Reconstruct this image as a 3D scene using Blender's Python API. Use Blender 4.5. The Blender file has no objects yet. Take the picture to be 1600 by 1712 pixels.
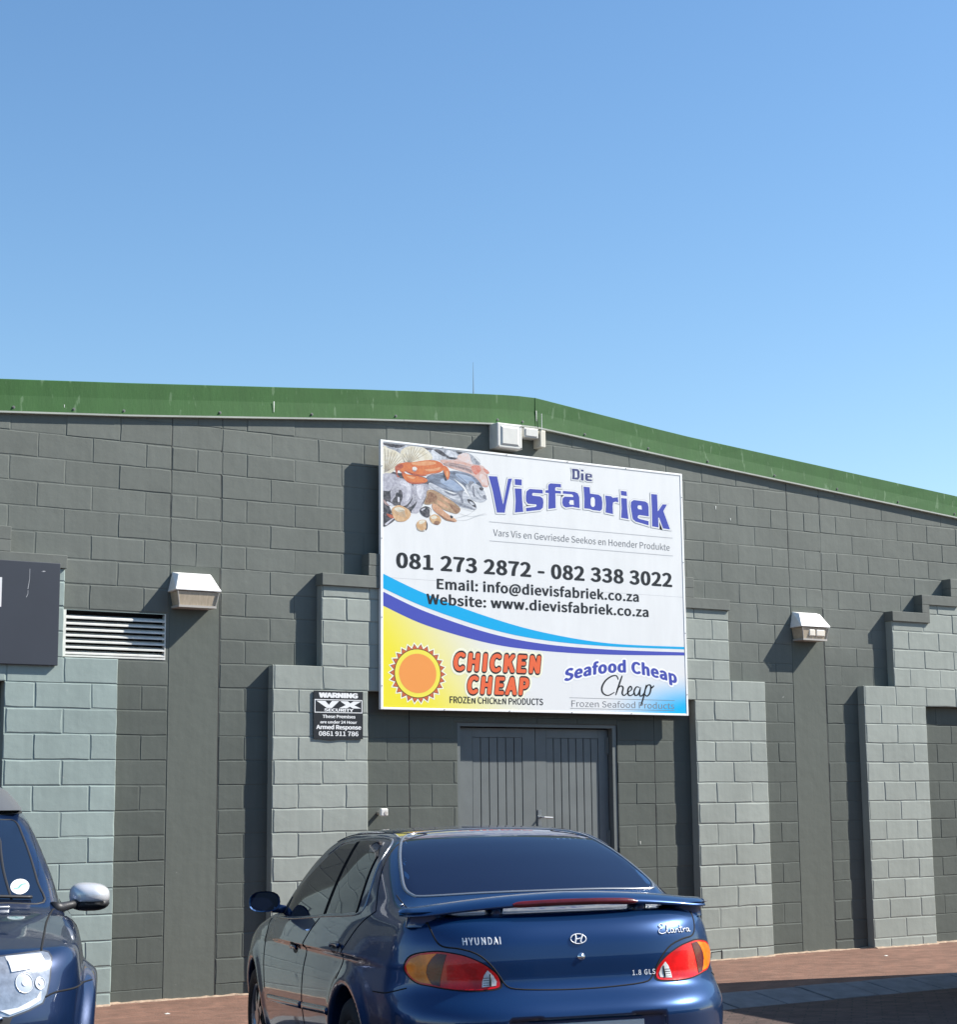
import bpy, bmesh, math, random
import numpy as np
from mathutils import Vector, Matrix, geometry
random.seed(7)
scene = bpy.context.scene
COL = scene.collection
# ---------------------------------------------------------------- camera
cam_d = bpy.data.cameras.new('camera'); cam = bpy.data.objects.new('camera', cam_d); COL.objects.link(cam); scene.camera = cam
CAM = np.array([-5.8330, -13.6751, 1.4842])
YAW, PITCH, ROLL = math.radians(33.0272), math.radians(9.0693), math.radians(-0.5461)
def cam_axes():
    cy, sy, cp, sp = math.cos(YAW), math.sin(YAW), math.cos(PITCH), math.sin(PITCH)
    f = np.array([sy*cp, cy*cp, sp]); r = np.array([cy, -sy, 0.]); u = np.cross(r, f)
    c, s = math.cos(ROLL), math.sin(ROLL)
    return c*r+s*u, -s*r+c*u, f
_r, _u, _f = cam_axes()
cam.matrix_world = Matrix([[_r[0], _u[0], -_f[0], CAM[0]], [_r[1], _u[1], -_f[1], CAM[1]], [_r[2], _u[2], -_f[2], CAM[2]], [0, 0, 0, 1]])
cam_d.sensor_fit = 'HORIZONTAL'; cam_d.sensor_width = 36.0; cam_d.lens = 2978.0/1600*36.0
cam_d.clip_start = 0.05; cam_d.clip_end = 3000
# ---------------------------------------------------------------- sky, sun, exposure
SUN = Vector((2.15, -1.0, 2.08)).normalized()
elev = math.asin(SUN.z); az = math.atan2(SUN.x, SUN.y)
w = bpy.data.worlds.new('World'); scene.world = w; w.use_nodes = True
nt = w.node_tree; nt.nodes.clear()
sky = nt.nodes.new('ShaderNodeTexSky'); sky.sky_type = 'NISHITA'; sky.sun_disc = False
sky.sun_elevation = elev; sky.sun_rotation = az; sky.altitude = 50; sky.air_density = 1.2; sky.dust_density = 0.3; sky.ozone_density = 3.0
bg = nt.nodes.new('ShaderNodeBackground'); bg.inputs['Strength'].default_value = 0.097
wo = nt.nodes.new('ShaderNodeOutputWorld')
hs = nt.nodes.new('ShaderNodeHueSaturation'); hs.inputs['Saturation'].default_value = 1.15
nt.links.new(sky.outputs[0], hs.inputs['Color']); nt.links.new(hs.outputs[0], bg.inputs['Color']); nt.links.new(bg.outputs[0], wo.inputs['Surface'])
sd = bpy.data.lights.new('sun', 'SUN'); sd.energy = 5.0; sd.angle = math.radians(0.53); sd.color = (1.0, 0.955, 0.88)
so = bpy.data.objects.new('sun', sd); COL.objects.link(so); so.location = (20, -15, 20)
so.rotation_euler = (-SUN).to_track_quat('-Z', 'Y').to_euler()
scene.view_settings.view_transform = 'Standard'; scene.view_settings.look = 'None'
scene.view_settings.exposure = 0.85; scene.view_settings.gamma = 1.0; scene.view_settings.use_curve_mapping = False
scene.render.engine = 'CYCLES'
scene.cycles.max_bounces = 8

# ---------------------------------------------------------------- helpers
def tag(o, label=None, cat=None, group=None, kind=None):
    if label: o['label'] = label
    if cat: o['category'] = cat
    if group: o['group'] = group
    if kind: o['kind'] = kind
    return o
def empty(name, loc, label=None, cat=None, group=None):
    o = bpy.data.objects.new(name, None); COL.objects.link(o); o.location = loc; o.empty_display_size = 0.2
    return tag(o, label, cat, group)
def link(name, me, parent=None, mat=None):
    o = bpy.data.objects.new(name, me); COL.objects.link(o)
    if mat is not None:
        me.materials.clear(); me.materials.append(mat)
    if parent is not None:
        o.parent = parent
        # vertices are given in world coordinates of the build frame: undo the parent's offset
        if parent.get('_off') is not None:
            pass
    return o
def mesh(name, verts, faces, smooth=False):
    me = bpy.data.meshes.new(name); me.from_pydata([tuple(map(float, v)) for v in verts], [], faces); me.update()
    if smooth: me.polygons.foreach_set('use_smooth', [True]*len(me.polygons))
    return me
def put(name, verts, faces, mat, parent=None, smooth=False, origin=None):
    """mesh from world-frame vertices; the object's origin is at its own middle"""
    v = np.array(verts, float)
    if origin is None: origin = (v.max(0)+v.min(0))/2
    origin = np.array(origin, float)
    me = mesh(name, v-origin, faces, smooth); me.materials.append(mat)
    o = bpy.data.objects.new(name, me); COL.objects.link(o)
    base = world_of(parent) if parent is not None else np.zeros(3)
    o.location = tuple(origin-base)
    if parent is not None: o.parent = parent
    return o
def world_of(p):
    s = np.zeros(3)
    while p is not None:
        s = s+np.array(p.location); p = p.parent
    return s
def box_vf(x0, x1, y0, y1, z0, z1):
    v = [(x0,y0,z0),(x1,y0,z0),(x1,y1,z0),(x0,y1,z0),(x0,y0,z1),(x1,y0,z1),(x1,y1,z1),(x0,y1,z1)]
    f = [(0,3,2,1),(4,5,6,7),(0,1,5,4),(1,2,6,5),(2,3,7,6),(3,0,4,7)]
    return v, f
def bevel(o, w=0.003, seg=2):
    m = o.modifiers.new('bevel', 'BEVEL'); m.width = w; m.segments = seg; m.limit_method = 'ANGLE'; m.angle_limit = math.radians(35)
    return o
def box(name, x0, x1, y0, y1, z0, z1, mat, parent=None, bev=0.0):
    v, f = box_vf(x0, x1, y0, y1, z0, z1)
    o = put(name, v, f, mat, parent)
    if bev: bevel(o, bev)
    return o
def join_vf(lst):
    V, F = [], []
    for v, f in lst:
        n = len(V); V += list(v); F += [tuple(i+n for i in q) for q in f]
    return V, F
def prism_xz(pts, y0, y1):
    """extrude a polygon of (x,z) between y0 (front) and y1 (back)"""
    n = len(pts)
    a = sum(pts[i][0]*pts[(i+1) % n][1]-pts[(i+1) % n][0]*pts[i][1] for i in range(n))
    if a < 0: pts = pts[::-1]
    v = [(x, y0, z) for x, z in pts]+[(x, y1, z) for x, z in pts]
    f = [tuple(range(n)), tuple(range(2*n-1, n-1, -1))]
    for i in range(n):
        j = (i+1) % n; f.append((i, i+n, j+n, j))
    return v, f
def tube_vf(path, r, n=8, cap=True):
    P = [Vector(p) for p in path]; V = []; F = []
    up = Vector((0, 0, 1)); prev = None
    for i, p in enumerate(P):
        t = (P[min(i+1, len(P)-1)]-P[max(i-1, 0)]).normalized()
        a = t.cross(up) if prev is None else prev-t*prev.dot(t)
        if a.length < 1e-4: a = t.cross(Vector((0, 1, 0)))
        a.normalize(); prev = a; b = t.cross(a); rr = r[i] if hasattr(r, '__len__') else r
        for k in range(n):
            an = 2*math.pi*k/n; V.append(tuple(p+a*math.cos(an)*rr+b*math.sin(an)*rr))
    for i in range(len(P)-1):
        for k in range(n):
            F.append((i*n+k, i*n+(k+1) % n, (i+1)*n+(k+1) % n, (i+1)*n+k))
    if cap: F.append(tuple(range(n-1, -1, -1))); F.append(tuple((len(P)-1)*n+k for k in range(n)))
    return V, F
def disc_vf(c, r, axis, d, n=16):
    c = Vector(c); axis = Vector(axis).normalized(); a = axis.orthogonal().normalized(); b = axis.cross(a)
    return tube_vf([c, c+axis*d], r, n)
# ---------------------------------------------------------------- materials
def M(name, col, rough=0.6, metal=0.0, coat=0.0, spec=0.5, bump=0.0, bscale=60.0, var=0.0, vscale=3.0, spots=None, emit=None, noise_detail=6.0, stretch=None, bdist=0.002):
    m = bpy.data.materials.new(name); m.use_nodes = True; t = m.node_tree; b = t.nodes['Principled BSDF']
    b.inputs['Base Color'].default_value = (*col, 1); b.inputs['Roughness'].default_value = rough; b.inputs['Metallic'].default_value = metal
    b.inputs['Coat Weight'].default_value = coat; b.inputs['Coat Roughness'].default_value = 0.03; b.inputs['Specular IOR Level'].default_value = spec
    geo = t.nodes.new('ShaderNodeNewGeometry')
    src = geo.outputs['Position']
    if stretch:
        mp = t.nodes.new('ShaderNodeVectorMath'); mp.operation = 'MULTIPLY'; mp.inputs[1].default_value = stretch
        t.links.new(src, mp.inputs[0]); src2 = mp.outputs[0]
    else: src2 = src
    last = None
    if var > 0:
        n = t.nodes.new('ShaderNodeTexNoise'); n.inputs['Scale'].default_value = vscale; n.inputs['Detail'].default_value = noise_detail; n.inputs['Roughness'].default_value = 0.62
        t.links.new(src2, n.inputs['Vector'])
        r = t.nodes.new('ShaderNodeMapRange'); r.inputs[1].default_value = 0.3; r.inputs[2].default_value = 0.7; r.inputs[3].default_value = 1-var; r.inputs[4].default_value = 1+var
        t.links.new(n.outputs['Fac'], r.inputs[0])
        mx = t.nodes.new('ShaderNodeVectorMath'); mx.operation = 'SCALE'; mx.inputs[0].default_value = col
        t.links.new(r.outputs[0], mx.inputs['Scale']); last = mx.outputs[0]
        t.links.new(last, b.inputs['Base Color'])
    if spots:   # (colour, scale, threshold, amount): small worn marks with a shape of their own
        sc, ss, th, am = spots
        n = t.nodes.new('ShaderNodeTexNoise'); n.inputs['Scale'].default_value = ss; n.inputs['Detail'].default_value = 5
        t.links.new(src2, n.inputs['Vector'])
        r = t.nodes.new('ShaderNodeMapRange'); r.inputs[1].default_value = th; r.inputs[2].default_value = th+0.05; r.inputs[3].default_value = 0; r.inputs[4].default_value = am
        t.links.new(n.outputs['Fac'], r.inputs[0])
        mc = t.nodes.new('ShaderNodeMix'); mc.data_type = 'RGBA'
        t.links.new(r.outputs[0], mc.inputs[0])
        if last is not None: t.links.new(last, mc.inputs[6])
        else: mc.inputs[6].default_value = (*col, 1)
        mc.inputs[7].default_value = (*sc, 1); last = mc.outputs[2]
        t.links.new(last, b.inputs['Base Color'])
    if bump > 0:
        n = t.nodes.new('ShaderNodeTexNoise'); n.inputs['Scale'].default_value = bscale; n.inputs['Detail'].default_value = 6; n.inputs['Roughness'].default_value = 0.6
        t.links.new(src2, n.inputs['Vector'])
        bp = t.nodes.new('ShaderNodeBump'); bp.inputs['Strength'].default_value = bump; bp.inputs['Distance'].default_value = bdist
        t.links.new(n.outputs['Fac'], bp.inputs['Height']); t.links.new(bp.outputs[0], b.inputs['Normal'])
    if emit: b.inputs['Emission Color'].default_value = (*emit, 1); b.inputs['Emission Strength'].default_value = 1
    m['_last'] = ''
    return m
# ================================================================= MATERIALS of the building
def paint_block(name, col, var=0.09, dark=None):
    """old thick matt paint over rough concrete blocks; every block slightly its own tone"""
    m = M(name, col, rough=0.82, spec=0.25)
    t = m.node_tree; b = t.nodes['Principled BSDF']; L = t.links
    geo = t.nodes.new('ShaderNodeNewGeometry'); P = geo.outputs['Position']
    oi = t.nodes.new('ShaderNodeObjectInfo')
    n1 = t.nodes.new('ShaderNodeTexNoise'); n1.inputs['Scale'].default_value = 1.3; n1.inputs['Detail'].default_value = 7; n1.inputs['Roughness'].default_value = 0.6; L.new(P, n1.inputs['Vector'])
    r1 = t.nodes.new('ShaderNodeMapRange'); r1.inputs[1].default_value = 0.3; r1.inputs[2].default_value = 0.7; r1.inputs[3].default_value = 1-var; r1.inputs[4].default_value = 1+var; L.new(n1.outputs['Fac'], r1.inputs[0])
    r2 = t.nodes.new('ShaderNodeMapRange'); r2.inputs[3].default_value = 0.945; r2.inputs[4].default_value = 1.055; L.new(oi.outputs['Random'], r2.inputs[0])
    mu = t.nodes.new('ShaderNodeMath'); mu.operation = 'MULTIPLY'; L.new(r1.outputs[0], mu.inputs[0]); L.new(r2.outputs[0], mu.inputs[1])
    last = mu.outputs[0]
    # vertical rain streaks
    mp = t.nodes.new('ShaderNodeVectorMath'); mp.operation = 'MULTIPLY'; mp.inputs[1].default_value = (22, 22, 1.1); L.new(P, mp.inputs[0])
    n2 = t.nodes.new('ShaderNodeTexNoise'); n2.inputs['Scale'].default_value = 1.0; n2.inputs['Detail'].default_value = 4; L.new(mp.outputs[0], n2.inputs['Vector'])
    r3 = t.nodes.new('ShaderNodeMapRange'); r3.inputs[1].default_value = 0.35; r3.inputs[2].default_value = 0.7; r3.inputs[3].default_value = 1.03; r3.inputs[4].default_value = 0.96; L.new(n2.outputs['Fac'], r3.inputs[0])
    m2 = t.nodes.new('ShaderNodeMath'); m2.operation = 'MULTIPLY'; L.new(last, m2.inputs[0]); L.new(r3.outputs[0], m2.inputs[1])
    sc = t.nodes.new('ShaderNodeVectorMath'); sc.operation = 'SCALE'; sc.inputs[0].default_value = col; L.new(m2.outputs[0], sc.inputs['Scale'])
    out = sc.outputs[0]
    if dark is not None:   # the lower courses were repainted in a deeper green-grey: an uneven edge just above the lamps
        sx = t.nodes.new('ShaderNodeSeparateXYZ'); L.new(P, sx.inputs[0])
        rz = t.nodes.new('ShaderNodeMapRange'); rz.inputs[1].default_value = 3.25; rz.inputs[2].default_value = 2.2; rz.inputs[3].default_value = 0.0; rz.inputs[4].default_value = 1.0
        nz = t.nodes.new('ShaderNodeMath'); nz.operation = 'MULTIPLY_ADD'; nz.inputs[1].default_value = 0.9; nz.inputs[2].default_value = -0.45
        n3 = t.nodes.new('ShaderNodeTexNoise'); n3.inputs['Scale'].default_value = 1.1; n3.inputs['Detail'].default_value = 3; L.new(P, n3.inputs['Vector'])
        L.new(n3.outputs['Fac'], nz.inputs[0])
        ad = t.nodes.new('ShaderNodeMath'); ad.operation = 'ADD'; L.new(sx.outputs[2], ad.inputs[0]); L.new(nz.outputs[0], ad.inputs[1])
        L.new(ad.outputs[0], rz.inputs[0])
        sc2 = t.nodes.new('ShaderNodeVectorMath'); sc2.operation = 'SCALE'; sc2.inputs[0].default_value = dark; L.new(m2.outputs[0], sc2.inputs['Scale'])
        mx = t.nodes.new('ShaderNodeMix'); mx.data_type = 'RGBA'; L.new(rz.outputs[0], mx.inputs[0]); L.new(out, mx.inputs[6]); L.new(sc2.outputs[0], mx.inputs[7]); out = mx.outputs[2]
    # chips of pale plaster, sparse
    n4 = t.nodes.new('ShaderNodeTexNoise'); n4.inputs['Scale'].default_value = 14; n4.inputs['Detail'].default_value = 3; L.new(P, n4.inputs['Vector'])
    r4 = t.nodes.new('ShaderNodeMapRange'); r4.inputs[1].default_value = 0.765; r4.inputs[2].default_value = 0.79; r4.inputs[3].default_value = 0; r4.inputs[4].default_value = 0.35; L.new(n4.outputs['Fac'], r4.inputs[0])
    mc = t.nodes.new('ShaderNodeMix'); mc.data_type = 'RGBA'; L.new(r4.outputs[0], mc.inputs[0]); L.new(out, mc.inputs[6]); mc.inputs[7].default_value = (0.42, 0.42, 0.39, 1)
    L.new(mc.outputs[2], b.inputs['Base Color'])
    # relief: fine block grain + soft lumps
    na = t.nodes.new('ShaderNodeTexNoise'); na.inputs['Scale'].default_value = 190; na.inputs['Detail'].default_value = 4; L.new(P, na.inputs['Vector'])
    nb = t.nodes.new('ShaderNodeTexNoise'); nb.inputs['Scale'].default_value = 9; nb.inputs['Detail'].default_value = 6; L.new(P, nb.inputs['Vector'])
    b1 = t.nodes.new('ShaderNodeBump'); b1.inputs['Strength'].default_value = 0.35; b1.inputs['Distance'].default_value = 0.0006; L.new(na.outputs['Fac'], b1.inputs['Height'])
    b2 = t.nodes.new('ShaderNodeBump'); b2.inputs['Strength'].default_value = 0.6; b2.inputs['Distance'].default_value = 0.006; L.new(nb.outputs['Fac'], b2.inputs['Height']); L.new(b1.outputs[0], b2.inputs['Normal'])
    L.new(b2.outputs[0], b.inputs['Normal'])
    return m
m_wall = paint_block('wall_paint', (0.142, 0.153, 0.137), dark=(0.092, 0.103, 0.091))
m_port = paint_block('surround_paint', (0.286, 0.310, 0.280))
m_teal = paint_block('surround_paint_bluish', (0.262, 0.318, 0.298))
m_cope = paint_block('coping_paint', (0.148, 0.157, 0.141))
m_strip = paint_block('column_paint', (0.105, 0.116, 0.101), var=0.04)
m_green = M('fascia_green', (0.040, 0.117, 0.030), rough=0.6, spec=0.25, var=0.10, vscale=2.2, bump=0.25, bscale=14, bdist=0.006, stretch=(3.0, 1.0, 0.8), spots=((0.16, 0.25, 0.14), 6.0, 0.63, 0.5))
m_flash = M('flashing', (0.36, 0.38, 0.33), rough=0.5, var=0.15)
m_screw = M('screw_metal', (0.16, 0.17, 0.15), rough=0.5, metal=0.3)
m_door = M('door_paint', (0.128, 0.143, 0.141), rough=0.55, var=0.10, vscale=4, bump=0.2, bscale=40, bdist=0.001)
m_doorf = M('door_frame_paint', (0.13, 0.145, 0.14), rough=0.5, var=0.08)
m_vent = M('vent_white', (0.66, 0.65, 0.60), rough=0.5, var=0.12, vscale=9)
m_black = M('dark_void', (0.012, 0.012, 0.013), rough=0.8)
m_steel = M('handle_metal', (0.5, 0.5, 0.48), rough=0.3, metal=0.9)
m_roof = M('roof_sheet', (0.25, 0.26, 0.25), rough=0.5, metal=0.3, var=0.1)
KX, RZ = 0.23, 0.2
# ================================================================= WAREHOUSE
wh = empty('warehouse', (4.0, 0.0, -0.1), 'dark grey-green painted block warehouse with green roof edge and paler stepped doorway surrounds', 'building')
def topz(x):        # underside of the fascia / top of wall: ridge near x=3.6
    return 4.925-0.0775*abs(x-3.6) if x > 3.6 else 4.925-0.0775*abs(x-3.6)
def fas_bot(x):
    pts = [(-9, 3.88), (-1.5, 4.517), (-0.45, 4.60), (1.953, 4.825), (3.256, 4.925), (3.62, 4.938), (5.424, 4.794), (9.366, 4.511), (17, 3.95)]
    return 0.017+float(np.interp(x, [p[0]+0.03 for p in pts], [p[1] for p in pts]))
def fas_top(x):
    pts = [(-9, 4.12), (-1.509, 4.782), (-0.477, 4.872), (1.954, 5.098), (3.25, 5.205), (3.62, 5.226), (5.433, 5.045), (9.384, 4.756), (17, 4.19)]
    return 0.017+float(np.interp(x, [p[0]+0.03 for p in pts], [p[1] for p in pts]))
XL, XR = -6.9, 15.0
DOOR = (12.2*KX, 20.05*KX, -0.1, 2.145)
VENT = (-3.92*KX, -0.12*KX, 2.615, 2.99)
COLS = [(0.0, 2*KX), (30*KX, 32*KX)]
# --- the mortar bed behind the blocks (one sheet with the door and vent openings)
def wall_sheet():
    xs = sorted(set([XL, XR, 3.6, DOOR[0], DOOR[1], VENT[0], VENT[1]]+[XL+i*0.5 for i in range(1, int((XR-XL)/0.5))]))
    V, F = [], []
    def quad(x0, x1, z0, z1, z2=None, z3=None):
        n = len(V); z2 = z1 if z2 is None else z2
        V.extend([(x0, -0.0012, z0), (x1, -0.0012, z0), (x1, -0.0012, z2), (x0, -0.0012, z1)]); F.append((n, n+1, n+2, n+3))
    for a, c in zip(xs, xs[1:]):
        mid = (a+c)/2; z0 = -0.35
        cuts = []
        for (x0, x1, za, zb) in (DOOR, VENT):
            if x0 <= mid <= x1: cuts.append((za, zb))
        for za, zb in sorted(cuts):
            if za > z0: quad(a, c, z0, za)
            z0 = zb
        quad(a, c, z0, fas_bot(a)+0.12, fas_bot(c)+0.12)
    return V, F
V, F = wall_sheet()
# thickness behind
wall = put('wall', V, F, m_wall, wh)
def clip_poly(poly, a, b, c):   # keep a*x+b*z<=c
    out = []
    for i in range(len(poly)):
        p, q = poly[i], poly[(i+1) % len(poly)]
        dp, dq = a*p[0]+b*p[1]-c, a*q[0]+b*q[1]-c
        if dp <= 0: out.append(p)
        if (dp < 0 < dq) or (dq < 0 < dp):
            t = dp/(dp-dq); out.append((p[0]+(q[0]-p[0])*t, p[1]+(q[1]-p[1])*t))
    return out
rb = random.Random(11)
def block_vf(poly, yf, yb, rnd, ch=0.0075, tilt=0.0012):
    """one painted block: slightly uneven outline, soft chamfers running back to the mortar"""
    cx = sum(p[0] for p in poly)/len(poly); cz = sum(p[1] for p in poly)/len(poly)
    n0 = len(poly); a = sum(poly[i][0]*poly[(i+1) % n0][1]-poly[(i+1) % n0][0]*poly[i][1] for i in range(n0))
    if a < 0: poly = poly[::-1]
    P = []
    for i in range(n0):
        p, q = poly[i], poly[(i+1) % n0]; L = math.hypot(q[0]-p[0], q[1]-p[1]); k = 3 if L > 0.3 else (2 if L > 0.12 else 1)
        for j in range(k): P.append((p[0]+(q[0]-p[0])*j/k, p[1]+(q[1]-p[1])*j/k))
    off = rnd.uniform(-0.0013, 0.0011); tx = rnd.uniform(-tilt, tilt); tz = rnd.uniform(-tilt, tilt)
    n = len(P); V = []
    def ins(p, d):
        dx, dz = p[0]-cx, p[1]-cz
        hx = max(abs(q[0]-cx) for q in poly); hz = max(abs(q[1]-cz) for q in poly)
        sx = dx*(1-d/max(hx, 0.01)); sz = dz*(1-d/max(hz, 0.01)); return cx+sx, cz+sz
    j0 = [rnd.uniform(-0.0022, 0.0026) for _ in P]; c0 = [ch*rnd.uniform(0.5, 1.5) for _ in P]
    for i, p in enumerate(P): x, z = ins(p, j0[i]); V.append((x, yb, z))
    for i, p in enumerate(P): x, z = ins(p, j0[i]+c0[i]*0.35); V.append((x, yf+off+(yb-yf)*0.42+(x-cx)*tx+(z-cz)*tz, z))
    for i, p in enumerate(P): x, z = ins(p, j0[i]+c0[i]); V.append((x, yf+off+(x-cx)*tx+(z-cz)*tz, z))
    F = []
    for i in range(n):
        k = (i+1) % n; F.append((i, k, n+k, n+i)); F.append((n+i, n+k, 2*n+k, 2*n+i))
    F.append(tuple(range(2*n, 3*n)))
    return V, F
# project to rank the blocks by how large they show
def px(P):
    d = np.asarray(P, float)-CAM; z = d@_f
    return 800+2978*(d@_r)/z, 856-2978*(d@_u)/z
PORT_C = [16*KX-30*KX-0.012, 16*KX-0.012, 46*KX-0.014]     # centres of the three surrounds
STEPS = [(12, -0.3, 2.6), (10, 2.6, 3.4), (8, 3.4, 3.6), (6, 3.6, 3.8)]   # half-width in half blocks, z from, z to
def in_port(x, z, m=0.02):
    for c in PORT_C:
        for hw, z0, z1 in STEPS:
            if abs(x-c) < hw*KX-m and z < z1-m and not (abs(x-c) < 8*KX+0.01 and z < 2.4): return True
    return False
cells = []
def add_cell(x0, x1, z0, z1):
    g = rb.uniform(0.0012, 0.0035)
    poly = [(x0+g, z0+g), (x1-g, z0+g), (x1-g, z1-g), (x0+g, z1-g)]
    # top edge under the fascia
    xa, xb = x0, x1; za, zb = fas_bot(xa)+0.05, fas_bot(xb)+0.05
    if z1 > min(za, zb):
        s = (zb-za)/(xb-xa); poly = clip_poly(poly, -s, 1.0, za-s*xa)
    for (a, b_, c, d) in (DOOR, VENT):
        if x0 < b_ and x1 > a and z0 < d and z1 > c:
            # keep the piece outside: choose the cut that leaves most
            best = None
            for cut in ((1, 0, a-g), (-1, 0, -(b_+g)), (0, 1, c-g), (0, -1, -(d+g))):
                q = clip_poly(poly, *cut)
                if len(q) > 2:
                    ar = abs(sum(q[i][0]*q[(i+1) % len(q)][1]-q[(i+1) % len(q)][0]*q[i][1] for i in range(len(q))))/2
                    if best is None or ar > best[0]: best = (ar, q)
            if best is None: return
            poly = best[1]
    if len(poly) < 3: return
    xs = [p[0] for p in poly]; zs = [p[1] for p in poly]
    if max(xs)-min(xs) < 0.03 or max(zs)-min(zs) < 0.02: return
    cells.append(poly)
bounds = [XL]+[v for c in COLS for v in c]+[XR]
for r in range(-1, 27):
    z0, z1 = (r*RZ, r*RZ+RZ) if r >= 0 else (-0.35, 0.0)
    if z0 > 5.1: continue
    par = r % 2
    for seg in range(len(bounds)-1):
        a, c = bounds[seg], bounds[seg+1]
        is_col = (seg % 2 == 1)
        if is_col and z0 < 3.39: continue
        i0 = int(math.floor(a/KX+1e-6))-2
        cuts = [a]
        k = i0-(i0 % 2)+par if r >= 0 else i0-(i0 % 2)
        while k*KX < c-1e-6:
            if k*KX > a+1e-6: cuts.append(k*KX)
            k += 2
        # construction joints left and right of the doorway
        if seg == 2 and z0 < 2.39:
            for jx in (10*KX, 22*KX):
                if all(abs(jx-q) > 0.02 for q in cuts): cuts.append(jx)
            cuts = sorted(cuts)
        cuts.append(c)
        for x0, x1 in zip(cuts, cuts[1:]):
            if z0 > fas_bot((x0+x1)/2)+0.03: continue
            add_cell(x0, x1, z0, z1)
ranked = []
hidden_cells = []
for poly in cells:
    cx = sum(p[0] for p in poly)/len(poly); cz = sum(p[1] for p in poly)/len(poly)
    pts = [px((x, 0, z)) for x, z in poly]
    a = abs(sum(pts[i][0]*pts[(i+1) % len(pts)][1]-pts[(i+1) % len(pts)][0]*pts[i][1] for i in range(len(pts))))/2
    X, Y = px((cx, 0, cz))
    vis = -15 < X < 1615 and Y < 1720
    if in_port(cx, cz) or (1.99 < cx < 5.36 and 2.35 < cz < 4.6): vis = False
    if vis: ranked.append((a, poly))
    else: hidden_cells.append(poly)
ranked.sort(key=lambda t: -t[0])
single = [p for a, p in ranked[:300]]; rest = [p for a, p in ranked[300:]]+[p for p in hidden_cells if not in_port(sum(q[0] for q in p)/len(p), sum(q[1] for q in p)/len(p), 0.25)]
print('blocks visible', len(ranked))
for poly in single:
    v, f = block_vf(poly, rb.uniform(-0.0048, -0.0026), 0.0, rb, ch=rb.uniform(0.004, 0.0085)); put('block', v, f, m_wall, wall)
v, f = join_vf([block_vf(p, rb.uniform(-0.0048, -0.0026), 0.0, rb, ch=rb.uniform(0.004, 0.0085)) for p in rest])
o = put('block_rows', v, f, m_wall, wall); o['kind'] = 'stuff'
# smooth rendered columns with a groove at their right edge, up to lamp height
for (a, c) in COLS:
    v, f = box_vf(a+0.004, c-0.012, -0.0045, 0.001, -0.3, 3.402)
    o = put('column', v, f, m_strip, wh); bevel(o, 0.002)
    v, f = box_vf(c-0.013, c-0.003, -0.0026, -0.0014, -0.3, 4.9 if a < 3 else 4.68); put('groove', v, f, m_black, wh)
    v, f = box_vf(a-0.005, a+0.001, -0.0026, -0.0014, 3.4, 4.75 if a < 3 else 4.72); put('groove', v, f, m_black, wh)
for jx in (10*KX, 22*KX):
    v, f = box_vf(jx-0.004, jx+0.004, -0.0026, -0.0014, -0.1, 2.39); put('groove', v, f, m_black, wh)
# --- side and back walls, roof, so the building is solid
v, f = join_vf([box_vf(XL, XL+0.2, 0.02, 14, -0.35, 4.3), box_vf(XR-0.2, XR, 0.02, 14, -0.35, 4.1), box_vf(XL, XR, 13.8, 14, -0.35, 4.2)])
put('rear_wall', v, f, m_wall, wh)
xs = [XL-0.1, -1.5, 1.95, 3.6, 5.4, 9.4, XR+0.1]
V = []; F = []
for i, x in enumerate(xs):
    z = fas_top(x)-0.02; V += [(x, -0.025, z), (x, 14.1, z), (x, -0.025, z-0.03), (x, 14.1, z-0.03)]
for i in range(len(xs)-1):
    a = i*4; b_ = a+4; F += [(a, b_, b_+1, a+1), (a+2, a+3, b_+3, b_+2), (a, a+2, b_+2, b_), (a+1, b_+1, b_+3, a+3)]
put('roof', V, F, m_roof, wh)
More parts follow.
